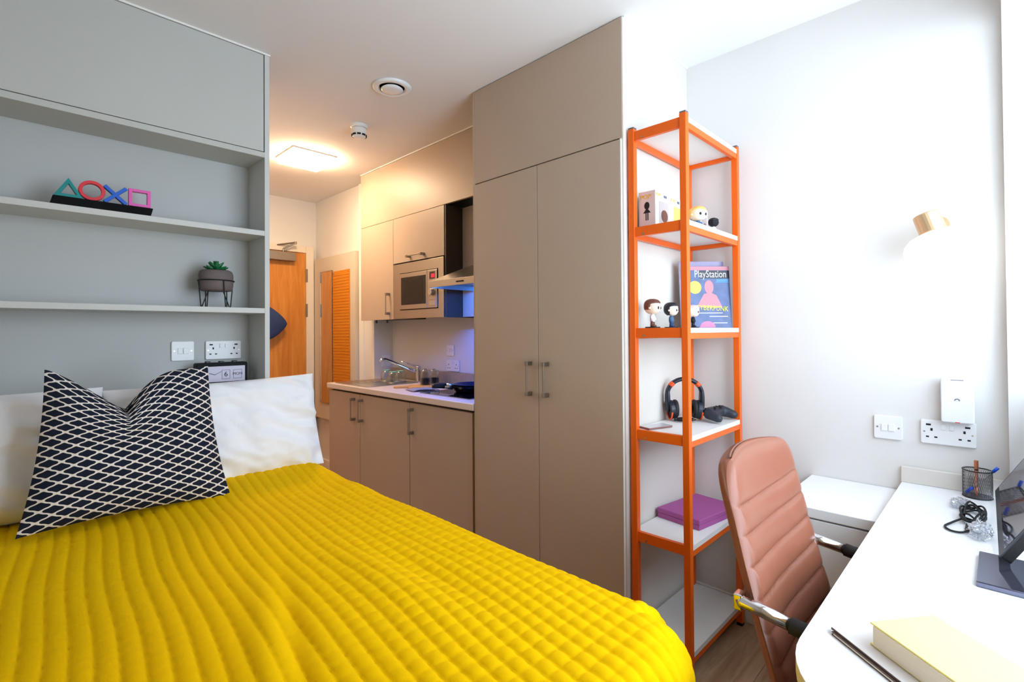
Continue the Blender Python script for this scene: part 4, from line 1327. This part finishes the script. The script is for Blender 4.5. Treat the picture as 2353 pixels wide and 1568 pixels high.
# purple box on the low shelf
pbx = thing('keepsake_box', 'flat purple-pink box lying on the low shelf', 'box', M=T3((2.03, 0.912, LEV[4] + 0.0005)) @ Matrix.Rotation(math.radians(-8), 4, 'Z'))
B().box(-0.145, 0.135, -0.095, 0.095, 0, 0.020).obj('tray', 'box_purple', pbx, local=True, bevel=0.002)
B().box(-0.147, 0.137, -0.097, 0.097, 0.0205, 0.040).obj('lid', 'box_purple', pbx, local=True, bevel=0.003)

# ------------------------------------------------------------------ desk
dk = thing('desk', 'long white desk with a rounded end under the window', 'desk', (1.5, 0.0, 0))
ZD = 0.711
YD0 = -0.40
out = []
ccx, ccy, rr = 0.98, 0.06, 0.20
for k in range(13):
    a = math.radians(90 + 90 * k / 12)
    out.append((ccx + rr * math.cos(a), ccy + rr * math.sin(a)))
out += [(0.78, YD0), (2.205, YD0), (2.205, -0.0105), (XR - 0.001, -0.0105), (XR - 0.001, 0.26)]
B().prism(out, ZD - 0.003, ZD).obj('top', 'desk_white', dk)
B().prism(out, ZD - 0.028, ZD - 0.0031).obj('edge_core', 'desk_edge', dk)
B().box(XR - 0.019, XR - 0.0012, -0.0105, 0.262, ZD + 0.0003, 0.766).obj('upstand', 'cream_side', dk, bevel=0.002)
B().box(0.98, 1.0, -0.38, 0.10, 0.0, ZD - 0.029).obj('support_panel', 'desk_white', dk)
ds = thing('drawer_chest', 'low white drawer chest between the desk and the orange shelving', 'chest', (2.03, 0.40, 0))
B().box(1.84, XR - 0.002, 0.02, 0.540, 0.03, 0.644).obj('carcass', 'desk_white', ds)
B().box(1.820, XR - 0.002, 0.01, 0.545, 0.646, 0.678).obj('top', 'desk_white', ds, bevel=0.002)
for (a, b_) in ((0.44, 0.640), (0.24, 0.436), (0.04, 0.236)):
    dd = B().box(1.822, 1.8395, 0.022, 0.538, a, b_).obj('drawer', 'desk_white', ds, bevel=0.0015)

# wall lamp
lt = thing('wall_lamp', 'lit opal reading lamp with a pale brass neck on the wall above the desk', 'lamp', (2.19, 0.145, 1.53))
ax = Vector((-0.06, -0.30, -1.0)).normalized()          # lamp axis, pointing down and into the room
lc = Vector((2.115, 0.166, 1.598))
Rm = ax.to_track_quat('Z', 'Y').to_matrix().to_4x4()
Ml = T3(lc) @ Rm
prof = [(0.0, -0.028), (0.034, -0.028), (0.036, -0.024), (0.036, 0.036), (0.0, 0.036)]
B().lathe(prof, n=32).xf(Ml).obj('neck', 'lamp_brass', lt, bevel=0.0015)
prof = [(0.034, 0.0362), (0.045, 0.039), (0.068, 0.047), (0.086, 0.062), (0.093, 0.078), (0.0925, 0.094), (0.084, 0.110), (0.062, 0.122), (0.030, 0.129), (0.0, 0.130)]
B().lathe(prof, n=48).xf(Ml).obj('shade', 'wall_lamp_glow', lt, smooth=True)
B().tube([lc + ax * 0.0, Vector((2.17, 0.152, 1.61)), Vector((2.232, 0.152, 1.60))], 0.009, 12).obj('arm', 'lamp_brass', lt, smooth=True)
B().cyl((2.2435, 0.152, 1.60), (2.228, 0.152, 1.60), 0.034, n=28).obj('wall_plate', 'lamp_brass', lt, bevel=0.002)

# pen pot
pc = thing('pen_pot', 'round wire mesh pen pot at the back of the desk', 'pen pot', (2.185, 0.063, ZD))
pz0 = ZD + 0.0005
b = B()
nR, nH, RP, HP = 40, 16, 0.036, 0.086
for k in range(nR):
    a0, a1 = 2 * math.pi * k / nR, 2 * math.pi * (k + 4) / nR
    for sgn in (1, -1):
        b.tube([(2.185 + RP * math.cos(a0 + sgn * (a1 - a0) * t), 0.063 + RP * math.sin(a0 + sgn * (a1 - a0) * t), pz0 + HP * t) for t in np.linspace(0, 1, 5)], 0.0005, 3)
mo = b.obj('mesh_wall', 'mesh_metal', pc)
mo['kind'] = 'stuff'
for z_ in (pz0 + 0.002, pz0 + HP):
    B().tube([(2.185 + RP * math.cos(a), 0.063 + RP * math.sin(a), z_) for a in np.linspace(0, 2 * math.pi, 36, endpoint=False)], 0.0018, 8, closed=True).obj('rim', 'black_plastic', pc, smooth=True)
B().lathe([(0.0, 0.001), (RP, 0.001), (RP, 0.003), (0.0, 0.003)], (2.185, 0.063, pz0), 32).obj('floor_plate', 'mesh_metal', pc)
pn = thing('pen', 'copper coloured pen standing in the pen pot', 'pen', (2.185, 0.065, ZD + 0.004))
B().cyl((2.190, 0.066, ZD + 0.005), (2.190, 0.065, ZD + 0.084), 0.0045, n=14).obj('barrel', 'copper', pn)
B().cyl((2.190, 0.065, ZD + 0.084), (2.190, 0.065, ZD + 0.088), 0.0048, n=14).obj('band', 'black_plastic', pn)
B().cyl((2.190, 0.065, ZD + 0.088), (2.190, 0.065, ZD + 0.116), 0.0062, 0.0055, n=14).obj('cap', 'copper', pn, bevel=0.001)
pn = thing('pen', 'blue capped ballpoint leaning in the pen pot', 'pen', (2.17, 0.08, ZD + 0.004))
p0, p1 = Vector((2.172, 0.090, ZD + 0.012)), Vector((2.186, 0.016, ZD + 0.100))
dv_ = (p1 - p0)
B().tube([p0 + dv_ * 0.2, p0 + dv_ * 0.85], 0.0032, 10).obj('barrel', 'clear_plastic', pn, smooth=True)
B().tube([p0, p0 + dv_ * 0.22], 0.0045, 10).obj('cap', 'pen_blue', pn, smooth=True)
B().tube([p0 + dv_ * 0.85, p0 + dv_ * 1.02], 0.0045, 10).obj('end_plug', 'pen_blue', pn, smooth=True)

# cable and plastic bag
cbl = []
for k in range(150):
    a = k * 0.22
    R_ = 0.050 + 0.010 * math.sin(k * 0.37)
    cbl.append((1.93 + 1.35 * R_ * math.cos(a) + 0.01 * math.sin(k * 0.13), 0.066 + 0.45 * R_ * math.sin(a), ZD + 0.006 + 0.020 * (0.5 + 0.5 * math.sin(k * 0.53)) * (k / 150) + 0.006 * (k / 150)))
cbl += [(1.88, 0.085, ZD + 0.012), (1.84, 0.105, ZD + 0.005), (1.795, 0.118, ZD + 0.004), (1.765, 0.106, ZD + 0.004), (1.765, 0.085, ZD + 0.004), (1.79, 0.07, ZD + 0.005), (1.82, 0.062, ZD + 0.006)]
cth = thing('charging_cable', 'coiled black charging cable on the desk by the pen pot', 'cable', (1.9, 0.05, ZD))


def smooth_path(p, n=4):
    out_ = []
    p = [Vector(q) for q in p]
    for i in range(len(p) - 1):
        a, b_, c, d_ = p[max(i - 1, 0)], p[i], p[i + 1], p[min(i + 2, len(p) - 1)]
        for k in range(n):
            t = k / n
            out_.append(0.5 * (2 * b_ + (c - a) * t + (2 * a - 5 * b_ + 4 * c - d_) * t * t + (3 * b_ - a - 3 * c + d_) * t ** 3))
    return out_ + [p[-1]]


B().tube(smooth_path(cbl), 0.0027, 7).obj('lead', 'black_rubber', cth, smooth=True)
B().box(1.80, 1.845, 0.066, 0.078, ZD + 0.0008, ZD + 0.008).obj('plug', 'black_plastic', cth, bevel=0.002)
B().box(1.79, 1.80, 0.068, 0.076, ZD + 0.002, ZD + 0.007).obj('connector', 'steel', cth)


def crumple(c, rx, ry, rz, seed, label):
    b = B().sph((0, 0, 0), rx, ry, rz, 40, 26)
    vs = []
    for v in b.v:
        p = Vector(v)
        nrm = Vector((p.x / rx, p.y / ry, p.z / rz))
        k = 1 + 0.55 * abs(noise.noise(nrm * 2.6 + Vector((seed, 0, 0)))) - 0.35 * abs(noise.noise(nrm * 6 + Vector((0, seed, 0))))
        q = p * k
        vs.append((c[0] + q.x, c[1] + q.y, max(c[2] + q.z, ZD + 0.0008)))
    b.v = vs
    return tag(b.obj('plastic_bag', 'clear_plastic', smooth=False), label, 'plastic bag', 'clear plastic wrappers on the desk')


crumple((1.775, 0.046, ZD + 0.016), 0.042, 0.022, 0.020, 1.3, 'crumpled clear plastic bag in front of the coiled cable')
crumple((2.03, 0.095, ZD + 0.010), 0.045, 0.024, 0.013, 6.2, 'clear plastic wrapper behind the coiled cable')

# monitor on a glossy foot at the right edge
mn = thing('monitor', 'glossy dark screen on a flat reflective foot at the right edge of the desk', 'monitor', (1.55, -0.05, ZD))
B().prism(rrect(0.20, 0.20, 0.004, cx=1.525, cy=-0.054), ZD + 0.0008, ZD + 0.012).obj('foot', 'glossy_slate', mn, bevel=0.002)
Mm = frame((2.195, 0.020, ZD + 0.026), (-0.99985, -0.017, 0), (0.0085, -0.5, 0.866))
MW, MH = 0.635, 0.37
B().prism(rrect(MW, MH, 0.006, cx=MW / 2, cy=MH / 2), -0.018, 0.0, Mm).obj('rear_case', 'black_plastic', mn)
sc_ = B().prism(rrect(MW, MH, 0.006, cx=MW / 2, cy=MH / 2), 0.0002, 0.003, Mm).obj('bezel', 'controller_black', mn)
B().prism(rrect(MW - 0.024, MH - 0.03, 0.003, cx=MW / 2, cy=MH / 2 + 0.004), 0.003, 0.0036, Mm).obj('screen', 'glossy_slate', sc_)
B().cyl((1.60, -0.08, ZD + 0.012), (1.70, -0.10, ZD + 0.16), 0.012).obj('neck', 'black_gloss', mn)

# folders and yellow book
e1 = Vector((0.80, -0.60, 0))
e2 = Vector((-0.634, -0.773, 0))


def slab(p, w, l, z0, z1_):
    p = Vector((p[0], p[1], 0))
    b = B()
    q = [p, p + e2 * l, p + e2 * l + e1 * w, p + e1 * w]
    b.v = [(v.x, v.y, z0) for v in q] + [(v.x, v.y, z1_) for v in q]
    b.f = [(3, 2, 1, 0), (4, 5, 6, 7), (0, 1, 5, 4), (1, 2, 6, 5), (2, 3, 7, 6), (3, 0, 4, 7)]
    return b


f1 = thing('notebook', 'thin brown notebook lying under a pale folder on the desk', 'notebook', (1.0, 0.1, ZD))
slab((1.027, 0.222), 0.19, 0.26, ZD + 0.0006, ZD + 0.0022).obj('back_cover', 'folder_brown', f1)
slab((1.025, 0.219), 0.185, 0.255, ZD + 0.0023, ZD + 0.0050).obj('pages', 'book_pages', f1)
slab((1.027, 0.222), 0.19, 0.26, ZD + 0.0051, ZD + 0.0062).obj('front_cover', 'folder_brown', f1)
f2 = thing('folder', 'pale folder with a dark edge on the desk beneath the yellow book', 'folder', (1.0, 0.1, ZD + 0.0064))
slab((1.034, 0.224), 0.19, 0.26, ZD + 0.0064, ZD + 0.0092).obj('inner_sheets', 'folder_brown', f2)
slab((1.037, 0.226), 0.194, 0.264, ZD + 0.0093, ZD + 0.0102).obj('cover', 'folder_top', f2)
yb = thing('yellow_book', 'thick pale yellow hardback lying on the desk', 'book', (1.0, 0.06, ZD + 0.0105))
zb = ZD + 0.0105
slab((1.022, 0.165), 0.124, 0.20, zb, zb + 0.003).obj('back_cover', 'book_yellow', yb, bevel=0.0008)
slab((1.016, 0.160), 0.118, 0.192, zb + 0.0031, zb + 0.0345).obj('pages', 'book_pages', yb)
slab((1.022, 0.165), 0.124, 0.20, zb + 0.0346, zb + 0.0376).obj('front_cover', 'book_yellow', yb, bevel=0.0008)
slab((1.022 + 0.121 * e1.x, 0.165 + 0.121 * e1.y), 0.003, 0.20, zb + 0.0031, zb + 0.0345).obj('spine', 'book_yellow', yb)


# ------------------------------------------------------------------ chair
ch = thing('desk_chair', 'brown ribbed leather office chair with chrome arms pulled up to the desk', 'chair', (1.335, 0.2, 0))
CX, HWB = 1.335, 0.218


def back_curve(z):
    zs = [0.40, 0.47, 0.53, 0.60, 0.67, 0.75, 0.85, 0.955]
    ys = [0.335, 0.352, 0.368, 0.388, 0.407, 0.428, 0.452, 0.478]
    return float(np.interp(z, zs, ys))


def chair_back():
    seams = [0.424, 0.486, 0.548, 0.610, 0.672, 0.735, 0.797, 0.857]
    nz, nx = 150, 40
    b = B()
    Z0, Z1 = 0.40, 0.955
    for side in (1, -1):
        base = len(b.v)
        for i in range(nz + 1):
            z = Z0 + (Z1 - Z0) * i / nz
            top = max(0.0, (z - (Z1 - 0.075)) / 0.075)
            hw = HWB * (1 - 0.25 * (1 - math.sqrt(max(0, 1 - top * top)))) + 0.006 * math.sin((z - 0.4) * 5)
            yc = back_curve(z)
            for j in range(nx + 1):
                u = 2 * j / nx - 1
                edge = max(0.0, 1 - abs(u) ** 8) ** 0.5 * max(0.02, 1 - top ** 6) ** 0.5
                th = 0.027 * edge
                dish = 0.030 * u * u
                rib = 0.0
                if side == 1:
                    zz = z - 0.022 * (u * u) + 0.012
                    dmin = min(abs(zz - s_) for s_ in seams)
                    rib = (-0.010 * math.exp(-dmin / 0.009) - 0.004 * math.exp(-(dmin / 0.003) ** 2)) * min(1, (1 - abs(u)) * 6)
                # front of the back rest looks to -Y
                yy = yc - dish - side * (th + rib)
                b.v.append((CX + hw * u, yy, z + 0.010 * (1 - u * u) * top))
        for i in range(nz):
            for j in range(nx):
                a = base + i * (nx + 1) + j
                q = (a, a + 1, a + nx + 2, a + nx + 1)
                b.f.append(q if side == 1 else tuple(reversed(q)))
    n0 = (nz + 1) * (nx + 1)

    def rim(seq):
        for p_, q_ in zip(seq[:-1], seq[1:]):
            b.f.append((p_, n0 + p_, n0 + q_, q_))
    rim([i * (nx + 1) for i in range(nz + 1)])
    rim(list(reversed([i * (nx + 1) + nx for i in range(nz + 1)])))
    rim([nz * (nx + 1) + j for j in range(nx + 1)])
    rim(list(reversed([j for j in range(nx + 1)])))
    o = b.obj('backrest', 'leather_brown', ch, smooth=True)
    return o


cbk = chair_back()
for s in (-1, 1):
    B().tube([(CX + s * (HWB + 0.0015), back_curve(z) - 0.028, z) for z in np.linspace(0.42, 0.885, 24)], 0.0035, 8).obj('piping', 'leather_brown', cbk, smooth=True)
b = B()
nn = 40
for side in (1, -1):
    base = len(b.v)
    for i in range(nn + 1):
        for j in range(nn + 1):
            u, v = 2 * i / nn - 1, 2 * j / nn - 1
            th = 0.04 * (max(0, 1 - u ** 8) * max(0, 1 - v ** 8)) ** 0.5
            rib = -0.006 * math.exp(-(((v * 5) % 1 - 0.5) / 0.10) ** 2) if side == 1 else 0
            b.v.append((CX + 0.225 * u, 0.13 + 0.225 * v, 0.445 + side * (th + rib) + 0.012 * v * v * (v > 0)))
    for i in range(nn):
        for j in range(nn):
            a = base + i * (nn + 1) + j
            q = (a, a + nn + 1, a + nn + 2, a + 1)
            b.f.append(q if side == 1 else tuple(reversed(q)))
b.obj('seat', 'leather_brown', ch, smooth=True)
for s in (-1, 1):
    xa_ = CX + s * 0.238
    a_ = B().tube([(xa_, 0.405, 0.672), (xa_, 0.398, 0.677), (xa_, 0.305, 0.664)], 0.013, 14).obj('armrest', 'chrome', ch, smooth=True)
    B().tube([(xa_, 0.307, 0.6645), (xa_, 0.285, 0.661), (xa_, 0.16, 0.655)], 0.0165, 14).obj('arm_pad', 'black_rubber', a_, smooth=True)
    B().tube([(xa_, 0.16, 0.652), (xa_, 0.12, 0.60), (xa_ - s * 0.02, 0.10, 0.42), (xa_ - s * 0.10, 0.12, 0.39)], 0.012, 12).obj('arm_support', 'chrome', a_, smooth=True)
    B().box(xa_ - 0.016 - s * 0.008, xa_ + 0.012 - s * 0.008, 0.398, 0.416, 0.658, 0.692).obj('arm_bracket', 'chrome', a_, bevel=0.003)
B().cyl((CX, 0.13, 0.11), (CX, 0.13, 0.40), 0.025).obj('gas_column', 'chrome', ch)
for k in range(5):
    a = math.radians(90 + 72 * k)
    e_ = (CX + 0.27 * math.cos(a), 0.13 + 0.27 * math.sin(a))
    lg = B().tube([(CX, 0.13, 0.115), (CX + 0.14 * math.cos(a), 0.13 + 0.14 * math.sin(a), 0.10), (e_[0], e_[1], 0.075)], [0.026, 0.022, 0.016], 12).obj('star_leg', 'chrome', ch, smooth=True)
    t_ = Vector((-math.sin(a), math.cos(a), 0)) * 0.018
    B().cyl(Vector((e_[0], e_[1], 0.0265)) - t_, Vector((e_[0], e_[1], 0.0265)) + t_, 0.026, n=20).obj('castor', 'black_plastic', lg)
